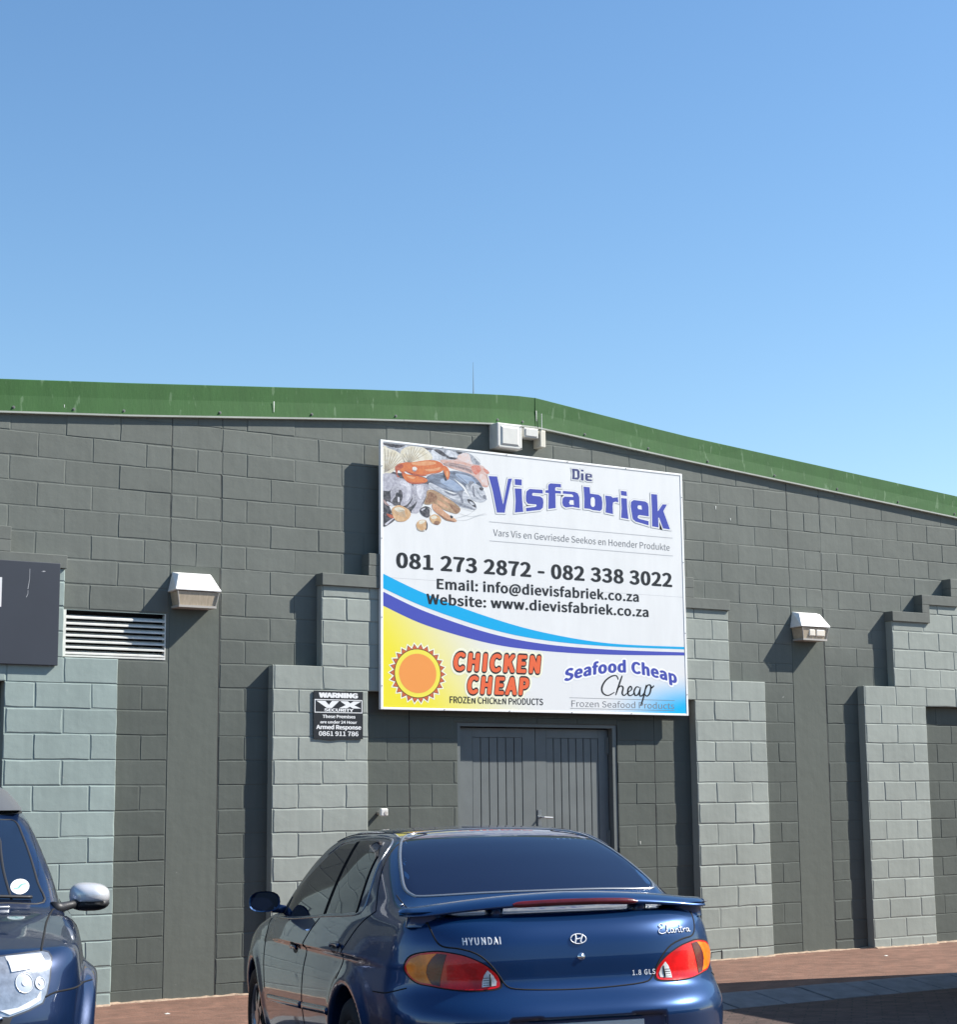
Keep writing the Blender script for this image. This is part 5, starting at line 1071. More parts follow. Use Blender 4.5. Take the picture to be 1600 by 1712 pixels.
def car_paint(name, col, metal=0.35, rough=0.32):
    m = M(name, col, rough=rough, metal=metal, coat=1.0, spec=0.5); t = m.node_tree; b = t.nodes['Principled BSDF']; L = t.links
    b.inputs['Coat Roughness'].default_value = 0.035
    geo = t.nodes.new('ShaderNodeNewGeometry'); n = t.nodes.new('ShaderNodeTexNoise'); n.inputs['Scale'].default_value = 3.5; n.inputs['Detail'].default_value = 8; n.inputs['Roughness'].default_value = 0.7; L.new(geo.outputs['Position'], n.inputs['Vector'])
    r = t.nodes.new('ShaderNodeMapRange'); r.inputs[1].default_value = 0.35; r.inputs[2].default_value = 0.75; r.inputs[3].default_value = 0.01; r.inputs[4].default_value = 0.07; L.new(n.outputs['Fac'], r.inputs[0]); L.new(r.outputs[0], b.inputs['Coat Roughness'])
    nb = t.nodes.new('ShaderNodeTexNoise'); nb.inputs['Scale'].default_value = 2.2; nb.inputs['Detail'].default_value = 2; L.new(geo.outputs['Position'], nb.inputs['Vector'])
    bp = t.nodes.new('ShaderNodeBump'); bp.inputs['Strength'].default_value = 0.12; bp.inputs['Distance'].default_value = 0.01; L.new(nb.outputs['Fac'], bp.inputs['Height']); L.new(bp.outputs[0], b.inputs['Coat Normal'])
    return m
c_blue = car_paint('paint_blue', (0.003, 0.034, 0.118), metal=0.6, rough=0.32)
c_navy = car_paint('paint_navy', (0.005, 0.020, 0.068), metal=0.45, rough=0.35)
c_glass = M('tinted_glass', (0.006, 0.010, 0.030), rough=0.03, spec=0.38); c_rub = M('rubber', (0.012, 0.012, 0.013), rough=0.55); c_gap = M('panel_gap', (0.003, 0.003, 0.004), rough=0.9)
c_chrome = M('chrome', (0.75, 0.76, 0.78), rough=0.12, metal=1.0); c_trim = M('trim_grey_bright', (0.32, 0.33, 0.34), rough=0.25, metal=0.7)
c_seal = M('window_seal', (0.006, 0.006, 0.007), rough=0.95, spec=0.08)
c_plast = M('black_plastic', (0.018, 0.018, 0.02), rough=0.5); c_tyre = M('tyre', (0.016, 0.016, 0.017), rough=0.8, bump=0.3, bscale=80); c_rim = M('wheel_rim', (0.45, 0.46, 0.48), rough=0.3, metal=0.8)
def lens_mat(name, col, sc=90, rough=0.08, emit=None):
    m = M(name, col, rough=0.22, coat=0.35, spec=0.35); t = m.node_tree; b = t.nodes['Principled BSDF']; L = t.links
    geo = t.nodes.new('ShaderNodeNewGeometry'); v = t.nodes.new('ShaderNodeTexVoronoi'); v.inputs['Scale'].default_value = sc; L.new(geo.outputs['Position'], v.inputs['Vector'])
    n = t.nodes.new('ShaderNodeTexNoise'); n.inputs['Scale'].default_value = 14; n.inputs['Detail'].default_value = 3; L.new(geo.outputs['Position'], n.inputs['Vector'])
    r = t.nodes.new('ShaderNodeMapRange'); r.inputs[1].default_value = 0.35; r.inputs[2].default_value = 0.65; r.inputs[3].default_value = 0.75; r.inputs[4].default_value = 1.3; L.new(n.outputs['Fac'], r.inputs[0])
    s = t.nodes.new('ShaderNodeVectorMath'); s.operation = 'SCALE'; s.inputs[0].default_value = col; L.new(r.outputs[0], s.inputs['Scale']); L.new(s.outputs[0], b.inputs['Base Color'])
    bp = t.nodes.new('ShaderNodeBump'); bp.inputs['Strength'].default_value = 0.12; bp.inputs['Distance'].default_value = 0.002; L.new(v.outputs['Distance'], bp.inputs['Height']); L.new(bp.outputs[0], b.inputs['Normal'])
    return m
l_red = lens_mat('lens_red', (0.62, 0.006, 0.006)); l_dred = lens_mat('lens_dark_red', (0.085, 0.006, 0.009)); l_amb = lens_mat('lens_amber', (0.78, 0.19, 0.006), 60); l_clr = lens_mat('lens_clear', (0.62, 0.62, 0.60), 120)
def wheel(car, x, y, r, wdt, side):
    """tyre with rim and spokes, own thing-part"""
    n = 40; prof = [(-wdt/2+0.012, r*0.66), (-wdt/2, r*0.8), (-wdt/2+0.006, r*0.93), (-wdt/2+0.03, r), (0, r+0.002), (wdt/2-0.03, r), (wdt/2-0.006, r*0.93), (wdt/2, r*0.8), (wdt/2-0.012, r*0.66), (wdt/2-0.03, r*0.62), (-wdt/2+0.03, r*0.62)]
    V = []; F = []; m = len(prof)
    for i in range(n):
        a = 2*math.pi*i/n
        for py, pr in prof: V.append((x+pr*math.cos(a), y+py, r+pr*math.sin(a)))
    for i in range(n):
        for k in range(m): j = (i+1) % n; F.append((i*m+k, j*m+k, j*m+(k+1) % m, i*m+(k+1) % m))
    ty = car.put('wheel', V, F, c_tyre)
    yo = y+side*(wdt/2-0.025); V = []; F = []
    rp = [(r*0.66, 0.012), (r*0.62, 0.0), (r*0.60, -0.02)]; 
    for i in range(n):
        a = 2*math.pi*i/n
        for pr, py in rp: V.append((x+pr*math.cos(a), yo+side*py, r+pr*math.sin(a)))
    for i in range(n):
        for k in range(2): j = (i+1) % n; F.append((i*3+k, j*3+k, j*3+k+1, i*3+k+1))
    for s in range(7):
        a = 2*math.pi*s/7; ca, sa = math.cos(a), math.sin(a); b0 = len(V)
        for rr, ww, dy in ((0.03, 0.035, 0.006), (r*0.35, 0.022, 0.004), (r*0.62, 0.030, -0.006)):
            for q in (-1, 1): V.append((x+rr*ca-q*ww*sa, yo+side*dy, r+rr*sa+q*ww*ca))
        F += [(b0, b0+1, b0+3, b0+2), (b0+2, b0+3, b0+5, b0+4)]
    b0 = len(V); V += [(x+0.05*math.cos(2*math.pi*i/16), yo+side*0.010, r+0.05*math.sin(2*math.pi*i/16)) for i in range(16)]; F.append(tuple(range(b0, b0+16)))
    car.put('rim', V, F, c_rim, ty, smooth=False)
    V = [(x+r*0.62*math.cos(2*math.pi*i/24), yo-side*0.05, r+r*0.62*math.sin(2*math.pi*i/24)) for i in range(24)]; car.put('brake_disc', V, [tuple(range(24))], c_plast, ty, smooth=False)
def mesh_body(car, lo, hi, h, mat, name='body'):
    P, F = surface_nets(car.F, lo, hi, h); P = project(car.F, P, 3); N = grad(car.F, P); N /= np.linalg.norm(N, axis=1, keepdims=True)
    return car.put(name, P, F, mat, normals=N)
def place(root, q):
    root.location = (q[0], q[1], q[3]); root.rotation_mode = 'XYZ'
    Rz = Matrix.Rotation(q[2], 3, 'Z'); Ry = Matrix.Rotation(q[4], 3, 'Y'); Rx = Matrix.Rotation(q[5], 3, 'X')
    root.rotation_euler = (Rz@Ry@Rx).to_euler('XYZ')

# ----------------------------------------------------------------- the blue saloon (pose: centre x,y, heading, z, pitch, roll)
SED = (-0.474, -5.085, 1.2904, -0.082, 0.0277, -0.0098)
XA_R, XA_F = -1.17, 1.42
s_w = curve([(-2.4, .70), (-2.1, .765), (-1.8, .80), (-1.3, .838), (-0.5, .85), (0.8, .85), (1.4, .842), (1.8, .80), (2.2, .70)], .08)
s_o = curve([(0.1, .10), (0.25, .045), (0.4, .012), (0.52, .0), (0.66, .002), (0.80, .022), (0.90, .045), (0.96, .070), (1.02, .11), (1.12, .19)], .03)
s_top = curve([(-2.35, .93), (-2.14, .965), (-2.05, .992), (-1.9, 1.008), (-1.7, 1.03), (-1.4, 1.05), (-1.0, 1.0), (0.0, .96), (0.7, .95), (1.05, .955), (1.4, .895), (1.8, .80), (2.1, .70), (2.3, .6)], .035)
s_xr = curve([(0.1, -2.02), (0.2, -2.12), (0.33, -2.215), (0.45, -2.258), (0.555, -2.268), (0.59, -2.258), (0.625, -2.225), (0.66, -2.178), (0.70, -2.156), (0.80, -2.150), (0.88, -2.138), (0.95, -2.105), (1.0, -2.06), (1.1, -1.92)], .014)
s_xf = curve([(0.1, 2.1), (0.25, 2.22), (0.45, 2.28), (0.6, 2.27), (0.7, 2.2), (0.85, 2.0), (1.0, 1.6)], .03)
s_roof = curve([(-2.3, .86), (-1.95, .965), (-1.74, 1.06), (-1.55, 1.145), (-1.3, 1.250), (-1.1, 1.322), (-0.95, 1.362), (-0.75, 1.385), (-0.4, 1.403), (0.0, 1.405), (0.25, 1.392), (0.45, 1.355), (0.65, 1.272), (1.1, .975), (1.4, .78)], .05)
s_g0 = curve([(-2.0, .62), (-1.7, .70), (-1.4, .755), (-1.1, .785), (-0.6, .80), (0.4, .795), (0.8, .765), (1.2, .68)], .08)
def arch(x, y, z, xa, r, za=0.315, inn=0.52):
    c = np.sqrt((x-xa)**2+(z-za)**2)-r; return smax(c, inn-np.abs(y), 0.02)
def sedan(x, y, z):
    ay = np.sqrt(y*y+1e-6)
    flare = 0.016*np.exp(-((np.sqrt((x-XA_R)**2+(z-.315)**2)-.375)/.045)**2)+0.016*np.exp(-((np.sqrt((x-XA_F)**2+(z-.315)**2)-.375)/.045)**2)
    side = ay-(s_w(x)-s_o(z)+flare)
    top = z-(s_top(x)-0.022*(ay/.8)**2.5-0.012*(ay/.8)**6)
    yy = ay/.78
    rear = s_xr(z)+0.30*yy**4.2-x
    front = x-(s_xf(z)-0.38*yy**3)
    low = smax(smax(side, top, .055), smax(rear, front, .05), .075); low = smax(low, .17-z, .03)
    hw = s_g0(x)-.46*(z-.95)-.33*np.maximum(z-.95, 0)**2
    xe = x-np.where(x < -0.3, .14, -.32)*y*y*np.clip(np.abs(x+.3)/.7, 0, 1)
    roof = (z-(s_roof(xe)-.028*(ay/.6)**2))*0.93
    gh = smax(ay-hw, roof, .07); gh = smax(smax(gh, .8-z, .02), -1.93-x, .05)
    f = smin(low, gh, .045)
    f = smax(f, -arch(x, ay, z, XA_R, .338), .012); f = smax(f, -arch(x, ay, z, XA_F, .338), .012)
    # number-plate recess in the bumper
    pl = smax(smax(ay-.36, np.abs(z-.475)-.078, .02), x+2.235, .01)
    f = smax(f, -pl, .012)
    return f
sed = empty('parked_car', (0, 0, 0), 'dark blue saloon with a boot spoiler, seen from behind in front of the grey door', 'car', 'cars parked at the kerb')
car = Car(sedan, sed, None, None); place(sed, SED)
body = mesh_body(car, (-2.36, -.95, .10), (2.36, .95, 1.48), 0.0195, c_blue)
for x in (XA_R, XA_F):
    for s in (-1, 1): wheel(car, x, s*.735, .30, .185, s)
# ----------------------------------------------------------------- saloon: panels, glass, lamps, wing, badges
def mir(pts): return [(-a, b) for a, b in pts]
PT = 0.0022
# boot lid: from the deck over the edge down to the bumper seam
lid = [(0.635, 0.975), (0.628, 0.93), (0.612, 0.885), (0.585, 0.866), (0.53, 0.858), (0.46, 0.835), (0.405, 0.79), (0.365, 0.735), (0.342, 0.70), (0.30, 0.682), (0.15, 0.672), (0.0, 0.669)]
lid = lid+mir(lid[:-1])[::-1]
car.line('panel_gap', lid, 'B', 0.0042, c_gap, off=-0.001, sp=3)
car.line('panel_gap', [(-1.50, 0.66), (-1.80, 0.65), (-1.95, 0.638)], 'T', 0.0028, c_gap, off=0.0)
car.line('panel_gap', [(-1.50, -0.66), (-1.80, -0.65), (-1.95, -0.638)], 'T', 0.0028, c_gap, off=0.0)
# deck edge highlight bead above the lid (sharp crease)
# rear window with its bright surround
rgl = [(0.0, 1.082), (-0.30, 1.080), (-0.555, 1.073), (-0.605, 1.082), (-0.618, 1.115), (-0.590, 1.19), (-0.553, 1.26), (-0.505, 1.32), (-0.45, 1.352), (-0.36, 1.367), (-0.18, 1.377), (0.0, 1.380)]
rgl = rgl+mir(rgl[1:-1])[::-1]
gl = car.patch('rear_window', rgl, 'B', 0.0012, c_glass, closed_spline=True, step=0.035, skirt=0.003)
car.line('window_trim', rgl, 'B', 0.0085, c_trim, parent=gl, off=0.001, closed=True, flat_=0.5, sp=5)
# side windows, doors, mouldings (both sides)
fw = [(0.80, 0.925), (0.25, 0.935), (-0.15, 0.948), (-0.475, 0.967), (-0.37, 1.20), (-0.325, 1.322), (-0.15, 1.322), (0.0, 1.308), (0.16, 1.262), (0.35, 1.17), (0.60, 1.045)]
rw = [(-0.535, 0.972), (-0.85, 0.982), (-1.115, 0.998), (-1.055, 1.09), (-0.98, 1.20), (-0.955, 1.27), (-0.85, 1.318), (-0.70, 1.332), (-0.50, 1.336), (-0.385, 1.333), (-0.43, 1.20)]
for sd, ax in ((1, 'L'), (-1, 'R')):
    w1 = car.patch('side_window', fw, ax, 0.0012, c_glass, step=0.04, skirt=0.003); w2 = car.patch('side_window', rw, ax, 0.0012, c_glass, step=0.04, skirt=0.003)
    car.patch('pillar_cover', [(-0.475, 0.967), (-0.535, 0.972), (-0.43, 1.20), (-0.385, 1.333), (-0.325, 1.328), (-0.37, 1.20)], ax, 0.0022, c_seal, step=0.03, skirt=0.003)
    car.line('window_divider', [(-1.118, 0.992), (-1.055, 1.09), (-0.985, 1.195), (-0.965, 1.255)], ax, 0.012, c_seal, parent=w2, off=0.0, flat_=0.4)
    car.line('window_trim', [(0.86, 0.912), (0.25, 0.925), (-0.45, 0.957), (-0.9, 0.974), (-1.13, 0.986), (-1.19, 1.01), (-1.175, 1.07), (-1.10, 1.17), (-1.03, 1.27), (-0.94, 1.325), (-0.80, 1.345), (-0.5, 1.349), (-0.15, 1.338), (0.02, 1.322), (0.2, 1.268)], ax, 0.0075, c_trim, off=0.001, flat_=0.5)
    for nm, pts in (('panel_gap', [(-0.43, 0.945), (-0.33, 0.88), (-0.255, 0.80), (-0.20, 0.70), (-0.165, 0.58), (-0.158, 0.46), (-0.175, 0.33), (-0.20, 0.22)]),
                    ('panel_gap', [(-1.40, 1.005), (-1.33, 0.975), (-1.25, 0.93), (-1.16, 0.85), (-1.075, 0.757), (-1.02, 0.68)]),
                    ('panel_gap', [(-1.40, 1.005), (-1.30, 1.07), (-1.18, 1.18), (-1.06, 1.285), (-0.93, 1.345), (-0.80, 1.366), (-0.4, 1.372), (0.0, 1.366), (0.25, 1.335)]),
                    ('panel_gap', [(1.00, 0.90), (1.02, 0.75), (0.99, 0.6), (0.97, 0.5)]), ('panel_gap', [(-1.62, 0.66), (-1.80, 0.665), (-1.93, 0.69)])):
        car.line(nm, pts, ax, 0.0035, c_gap, off=-0.0005)
    for a, b in (((0.875, 0.455), (-0.130, 0.487)), ((-0.185, 0.489), (-0.845, 0.512))):
        mo = car.line('side_moulding', [a, ((a[0]+b[0])/2, (a[1]+b[1])/2), b], ax, 0.019, c_blue, off=0.002, flat_=0.5); car.line('moulding_trim', [(a[0], a[1]+.013), ((a[0]+b[0])/2, (a[1]+b[1])/2+.013), (b[0], b[1]+.013)], ax, 0.0055, c_trim, parent=mo, off=0.006, flat_=0.6)
    for hx, hz in ((0.072, 0.775), (-0.996, 0.825)):
        cup = car.patch('door_handle', [(hx+.075*math.cos(t), hz+.030*math.sin(t)) for t in np.linspace(0, 2*math.pi, 20)[:-1]], ax, 0.001, c_plast, step=0.02, skirt=0.002)
        car.line('handle_grip', [(hx-.085, hz+.008), (hx-.03, hz+.016), (hx+.03, hz+.014), (hx+.065, hz+.006)], ax, 0.013, c_blue, parent=cup, off=0.012, flat_=0.7)
    # tail lamps
    def dg(pts): return pts if sd > 0 else [(-a, b) for a, b in pts][::-1]
    A_ = 155 if sd > 0 else -155
    lamp = [(0.148, 0.785), (0.17, 0.820), (0.218, 0.838), (0.30, 0.845), (0.35, 0.840), (0.42, 0.826), (0.485, 0.800), (0.530, 0.772), (0.563, 0.741), (0.574, 0.71), (0.566, 0.690), (0.509, 0.683), (0.428, 0.683), (0.345, 0.691), (0.269, 0.703), (0.216, 0.712), (0.177, 0.733), (0.152, 0.760)]
    big = [(0.36+(u-0.36)*1.045, 0.762+(z-0.762)*1.075) for u, z in lamp]
    lp = car.patch('tail_lamp', dg(big), A_, 0.0015, c_gap, step=0.02, closed_spline=True)
    car.patch('lamp_lens', dg(lamp), A_, 0.0035, l_red, parent=lp, step=0.018, closed_spline=True)
    amb = [(0.156, 0.784), (0.176, 0.815), (0.220, 0.832), (0.300, 0.839), (0.276, 0.818), (0.256, 0.790), (0.250, 0.759), (0.260, 0.731), (0.276, 0.709), (0.222, 0.717), (0.185, 0.736), (0.162, 0.760)]
    car.patch('indicator_lens', dg(amb), A_, 0.0058, l_amb, parent=lp, step=0.018)
    drk = [(0.302, 0.839), (0.345, 0.834), (0.330, 0.788), (0.318, 0.74), (0.313, 0.699), (0.278, 0.707), (0.262, 0.731), (0.252, 0.759), (0.258, 0.790), (0.278, 0.818)]
    car.patch('lamp_divider', dg(drk), A_, 0.0052, l_dred, parent=lp, step=0.018)
    clr = [(0.522, 0.764), (0.545, 0.742), (0.560, 0.716), (0.558, 0.698), (0.498, 0.692), (0.499, 0.719), (0.508, 0.745)]
    car.patch('reversing_lens', dg(clr), A_, 0.0058, l_clr, parent=lp, step=0.015)
    for i in range(4): car.line('lens_rib', dg([(0.503, 0.700+i*0.0105), (0.528, 0.7005+i*0.0105)]), A_, 0.0012, c_plast, parent=lp, off=0.0062, sp=0)
    car.line('lens_rib', dg([(0.534, 0.697), (0.534, 0.748)]), A_, 0.004, c_plast, parent=lp, off=0.0058, sp=0)
    # mirror
    mx, my, mz = 0.62, sd*0.905, 1.005
    n1, n2 = 14, 18; V = []; F = []
    for i in range(n1+1):
        t = i/n1; d = math.sin(math.pi*min(1, t*1.0)/2)
        for k in range(n2):
            a = 2*math.pi*k/n2; ca, sa = math.cos(a), math.sin(a); ry = .092*d*abs(ca)**0.75*(1 if ca > 0 else -1); rz = (.062 if sa > 0 else .056)*d*abs(sa)**0.8*(1 if sa > 0 else -1)
            V.append((mx+.075*math.cos(math.pi*t/2), my+sd*ry, mz+rz))
    for i in range(n1):
        for k in range(n2): F.append((i*n2+k, i*n2+(k+1) % n2, (i+1)*n2+(k+1) % n2, (i+1)*n2+k) if sd < 0 else (i*n2+k, (i+1)*n2+k, (i+1)*n2+(k+1) % n2, i*n2+(k+1) % n2))
    mo = car.put('wing_mirror', V, F, c_blue)
    rim = V[-n2:]; V2 = [(x-0.001, my+(y-my)*.985, mz+(z-mz)*.985) for x, y, z in rim]+[(x+0.006, my+(y-my)*.90, mz+(z-mz)*.88) for x, y, z in rim]
    F2 = [(k, (k+1) % n2, n2+(k+1) % n2, n2+k) for k in range(n2)]; car.put('mirror_rim', V2, F2 if sd < 0 else [f[::-1] for f in F2], c_blue, mo, smooth=False)
    V3 = V2[n2:]; car.put('mirror_glass', V3, [tuple(range(n2)) if sd > 0 else tuple(range(n2-1, -1, -1))], c_glass, mo, smooth=False)
    v, f = tube_vf([(mx+.03, my-sd*.05, mz-.035), (mx+.05, my-sd*.12, mz-.045), (mx+.07, my-sd*.165, mz-.055)], [.028, .024, .032], 10); car.put('mirror_stalk', v, f, c_blue, mo)
    car.patch('mirror_base', [(0.80, 0.93), (0.60, 0.94), (0.62, 1.03)], ax, 0.004, c_plast, step=0.04, skirt=0.004)
# wing on the boot
n1 = 60; prof = []; 
for k in range(20):
    a = 2*math.pi*k/20; prof.append((math.cos(a), math.sin(a)))
V = []; F = []
for i in range(n1+1):
    s = -1+2*i/n1; e = abs(s); ch = .095*(1-.15*e**2)*(max(0.0, 1-e**26)**.5*0.97+0.03); th = .031*(1-.38*e)*(max(0.0, 1-e**26)**.5*0.95+.05); th *= 1.0
    y = s*.742; z = 1.003+.050*(1-e**2.1)+.012*max(0, (e-.82)/.18)**2; x = -1.965+.105*e**2.2
    for c, d in prof: V.append((x+ch*c, y, z+th*d*(1.0 if d > 0 else .8)+.012*c-0.006*c*c))
for i in range(n1):
    for k in range(20): F.append((i*20+k, (i+1)*20+k, (i+1)*20+(k+1) % 20, i*20+(k+1) % 20))
F.append(tuple(range(19, -1, -1))); F.append(tuple(n1*20+k for k in range(20)))
wing = car.put('spoiler', V, F, c_blue)
for yf, wd in ((.32, .042), (-.37, .042), (.615, .105), (-.62, .095)):
    e = abs(yf)/.742; x = -1.965+.105*e**2.2; zt = 1.003+.050*(1-e**2.1)-0.004; V = []; F = []
    for z, f1 in ((.95, 1.0), (.995, .92), (zt-.012, 1.0), (zt, 1.35)):
        for k in range(14):
            a = 2*math.pi*k/14; V.append((x+.01+.062*f1*math.cos(a), yf+wd*f1*math.sin(a), z))
    for i in range(3):
        for k in range(14): F.append((i*14+k, i*14+(k+1) % 14, (i+1)*14+(k+1) % 14, (i+1)*14+k))
    car.put('spoiler_foot', V, F, c_blue, wing)
# brake light let into the wing's trailing edge
V = []; F = []; m_ = 24
for i in range(m_+1):
    y = .265-.60*i/m_; e = abs(y)/.742; z = 1.003+.050*(1-e**2.1)-.006; x = -1.965+.105*e**2.2-.095*(1-.15*e*e)-.0045; hh = .0105*min(1, .35+6*(1-abs(2*i/m_-1)))
    V += [(x+.012, y, z-hh-.012), (x, y, z-hh-.008), (x+.002, y, z+hh-.008), (x+.016, y, z+hh-.004)]
for i in range(m_):
    for k in range(3): a = i*4+k; F.append((a, a+1, a+5, a+4))
car.put('brake_light', V, F, l_dred, wing)
# badges and lock
def badge_text(s, y0, y1, z0, z1, bold, shear=0.0, italic_rise=0.0, name='badge', mat=None, ref=None, sp=1.0):
    V, Fc = text_mesh(s, 0.0, sp=sp); xa, xb = V[:, 0].min(), V[:, 0].max(); za, zb = V[:, 1].min(), V[:, 1].max()
    PV = []; PF = []
    sh = [(bold*math.cos(2*math.pi*k/8), bold*.8*math.sin(2*math.pi*k/8)) for k in range(8)] if bold else [(0, 0)]
    for kk, (dx, dz) in enumerate(sh):
        u = (V[:, 0]+dx-xa)/(xb-xa); t = (V[:, 1]+dz-za)/(zb-za); Y = y0+(y1-y0)*u-shear*(z1-z0)*t; Z = z0+(z1-z0)*t+italic_rise*u
        P = car.shot(np.stack([Y, Z], 1), 'B'); N = grad(car.F, P); N /= np.linalg.norm(N, axis=1, keepdims=True); P = P+N*(.0035+.00002*kk); n = len(PV); PV += P.tolist()
        for f in Fc:
            a = sum(-Y[f[i]]*Z[f[(i+1) % len(f)]]+Y[f[(i+1) % len(f)]]*Z[f[i]] for i in range(len(f)))
            PF.append(tuple(q+n for q in (f if a > 0 else f[::-1])))
    return car.put(name, PV, PF, mat or c_badge, smooth=False)
c_badge = M('badge_chrome', (0.72, 0.73, 0.74), rough=0.45, metal=0.2)
badge_text('HYUNDAI', 0.512, 0.352, 0.872, 0.901, 0.014, sp=1.12)
badge_text('1.8 GLS', -0.250, -0.362, 0.714, 0.736, 0.010, sp=1.1)
# script model name, drawn as one joined hand
def bscript(strokes, y0, y1, z0, z1, r):
    vf = []
    for st in strokes:
        P2 = spline([(y0+(y1-y0)*a/100, z0+(z1-z0)*b/100) for a, b in st], 6); P = car.shot(np.array(P2), 'B'); N = grad(car.F, P); N /= np.linalg.norm(N, axis=1, keepdims=True); vf.append(tube_vf(P+N*.003, r, 5))
    v, f = join_vf(vf); return car.put('badge', v, f, c_badge)
bscript([[(17, 84), (12, 98), (3, 80), (7, 62), (13, 56), (3, 46), (-1, 20), (7, 2), (19, 10)], [(19, 10), (27, 45), (31, 92), (26, 70), (26, 10), (33, 8)], [(44, 40), (37, 40), (35, 14), (42, 10), (45, 38), (46, 8), (50, 10)], [(52, 42), (52, 6)], [(52, 26), (58, 42), (61, 30), (61, 8), (65, 10)], [(70, 78), (69, 10), (74, 8)], [(64, 50), (77, 52)], [(78, 40), (78, 6)], [(78, 26), (84, 40), (87, 36)], [(97, 38), (90, 38), (89, 12), (95, 10), (98, 36), (98, 8), (103, 8)]], -0.402, -0.577, 0.884, 0.928, 0.0019)
# oval emblem with a leaning H
vf = []
ov = [(-.005+.036*math.cos(t), .880+.0205*math.sin(t)) for t in np.linspace(0, 2*math.pi, 25)]
for st, r in ((ov, .0028), (None, 0)):
    if st is None: continue
    P = car.shot(np.array(st), 'B'); N = grad(car.F, P); N /= np.linalg.norm(N, axis=1, keepdims=True); vf.append(tube_vf(P+N*.003, r, 6))
for st, r in (([(.016, .863), (.011, .868), (.006, .886), (.006, .897)], .0042), ([(-.016, .863), (-.015, .874), (-.024, .890), (-.027, .898)], .0042), ([(.010, .878), (-.005, .880), (-.020, .883)], .0034)):
    P = car.shot(np.array(spline(st, 5)), 'B'); N = grad(car.F, P); N /= np.linalg.norm(N, axis=1, keepdims=True); vf.append(tube_vf(P+N*.003, r, 6))
v, f = join_vf(vf); car.put('emblem', v, f, c_badge)
P = car.shot(np.array([(-.012, .805)]), 'B')[0]
v, f = join_vf([disc_vf((P[0]+.002, P[1], P[2]), .0165, (-1, 0, .1), .005, 18), disc_vf((P[0]-.003, P[1], P[2]), .010, (-1, 0, .1), .006, 14)]); car.put('lock', v, f, c_chrome)
# number plate and its surround
pb = car.put('plate_backing', *box_vf(-2.232, -2.228, -.345, .345, .395, .550), c_plast, smooth=False)
m_pl = M('plate_white', (0.62, 0.62, 0.58), rough=0.4, var=0.05)
np_ = car.put('number_plate', *box_vf(-2.246, -2.2335, -.262, .262, .420, .535), m_pl, smooth=False); bevel(np_, .004)
# inside of the wheel wells and floor are part of the body shell; exhaust
v, f = tube_vf([(-2.0, .42, .22), (-2.22, .42, .225)], .028, 14); car.put('exhaust_pipe', v, f, c_chrome)
v, f = tube_vf([(-1.55, .60, 1.06), (-1.55, .60, 1.065)], .01, 6)
P, N = car.shot(np.array([(-1.62, .665)]), 'T')[0], None
v, f = disc_vf((P[0], P[1], P[2]-.002), .007, (0, .3, 1), .012, 8); car.put('washer_jet', v, f, c_chrome)
# ----------------------------------------------------------------- shape of the blue SUV
SUVQ = (-3.125, -3.92, -1.892, -0.125, 0.0, 0.0)
v_w = curve([(-2.3, .74), (-2.0, .82), (-1.3, .875), (0.5, .885), (1.3, .88), (1.7, .85), (2.0, .77), (2.2, .66)], .08)
v_o = curve([(0.1, .10), (0.3, .04), (0.45, .012), (0.6, .0), (0.8, .004), (0.95, .022), (1.05, .055), (1.12, .11), (1.22, .2)], .03)
v_top = curve([(-2.3, 1.0), (-1.8, 1.08), (0.6, 1.11), (1.0, 1.105), (1.3, 1.075), (1.7, 1.03), (1.95, .985), (2.08, .94), (2.2, .86)], .04)
v_xf = curve([(0.1, 2.0), (0.25, 2.08), (0.4, 2.14), (0.55, 2.16), (0.68, 2.155), (0.8, 2.12), (0.9, 2.08), (1.0, 2.0), (1.1, 1.85)], .02)
v_xr = curve([(0.1, -2.0), (0.3, -2.12), (0.6, -2.16), (0.8, -2.12), (1.2, -2.08), (1.6, -1.9)], .03)
v_roof = curve([(1.5, .86), (1.10, 1.075), (0.25, 1.485), (0.05, 1.565), (-0.25, 1.605), (-0.8, 1.615), (-1.4, 1.605), (-1.85, 1.57), (-2.0, 1.45), (-2.2, 1.0)], .06)
v_g0 = curve([(-2.2, .70), (-1.5, .77), (-0.5, .79), (0.5, .785), (0.9, .755), (1.3, .68)], .08)
def suv(x, y, z):
    ay = np.sqrt(y*y+1e-6)
    fl = 0.0
    for xa in (-1.335, 1.338): fl = fl+0.058*np.exp(-((np.sqrt((x-xa)**2+(z-.36)**2)-.43)/.07)**4)*np.clip((z-.2)*4, 0, 1)
    side = ay-(v_w(x)-v_o(z)+fl); yy = ay/.86
    top = z-(v_top(x)-.05*yy**2.2-.02*yy**6)
    front = x-(v_xf(z)-.33*yy**3.6); rear = v_xr(z)+.2*yy**4-x
    low = smax(smax(side, top, .055), smax(rear, front, .05), .06); low = smax(low, .24-z, .03)
    hw = v_g0(x)-.28*(z-1.05)-.28*np.maximum(z-1.05, 0)**2
    xe = x+np.where(x > -0.3, .22, 0)*y*y*np.clip((x+.3)/.5, 0, 1)
    roof = (z-(v_roof(xe)-.04*(ay/.6)**2))*.9
    gh = smax(smax(ay-hw, roof, .06), .9-z, .02)
    f = smin(low, gh, .04)
    for xa in (-1.335, 1.338): f = smax(f, -arch(x, ay, z, xa, .385, .35, .5), .012)
    return f
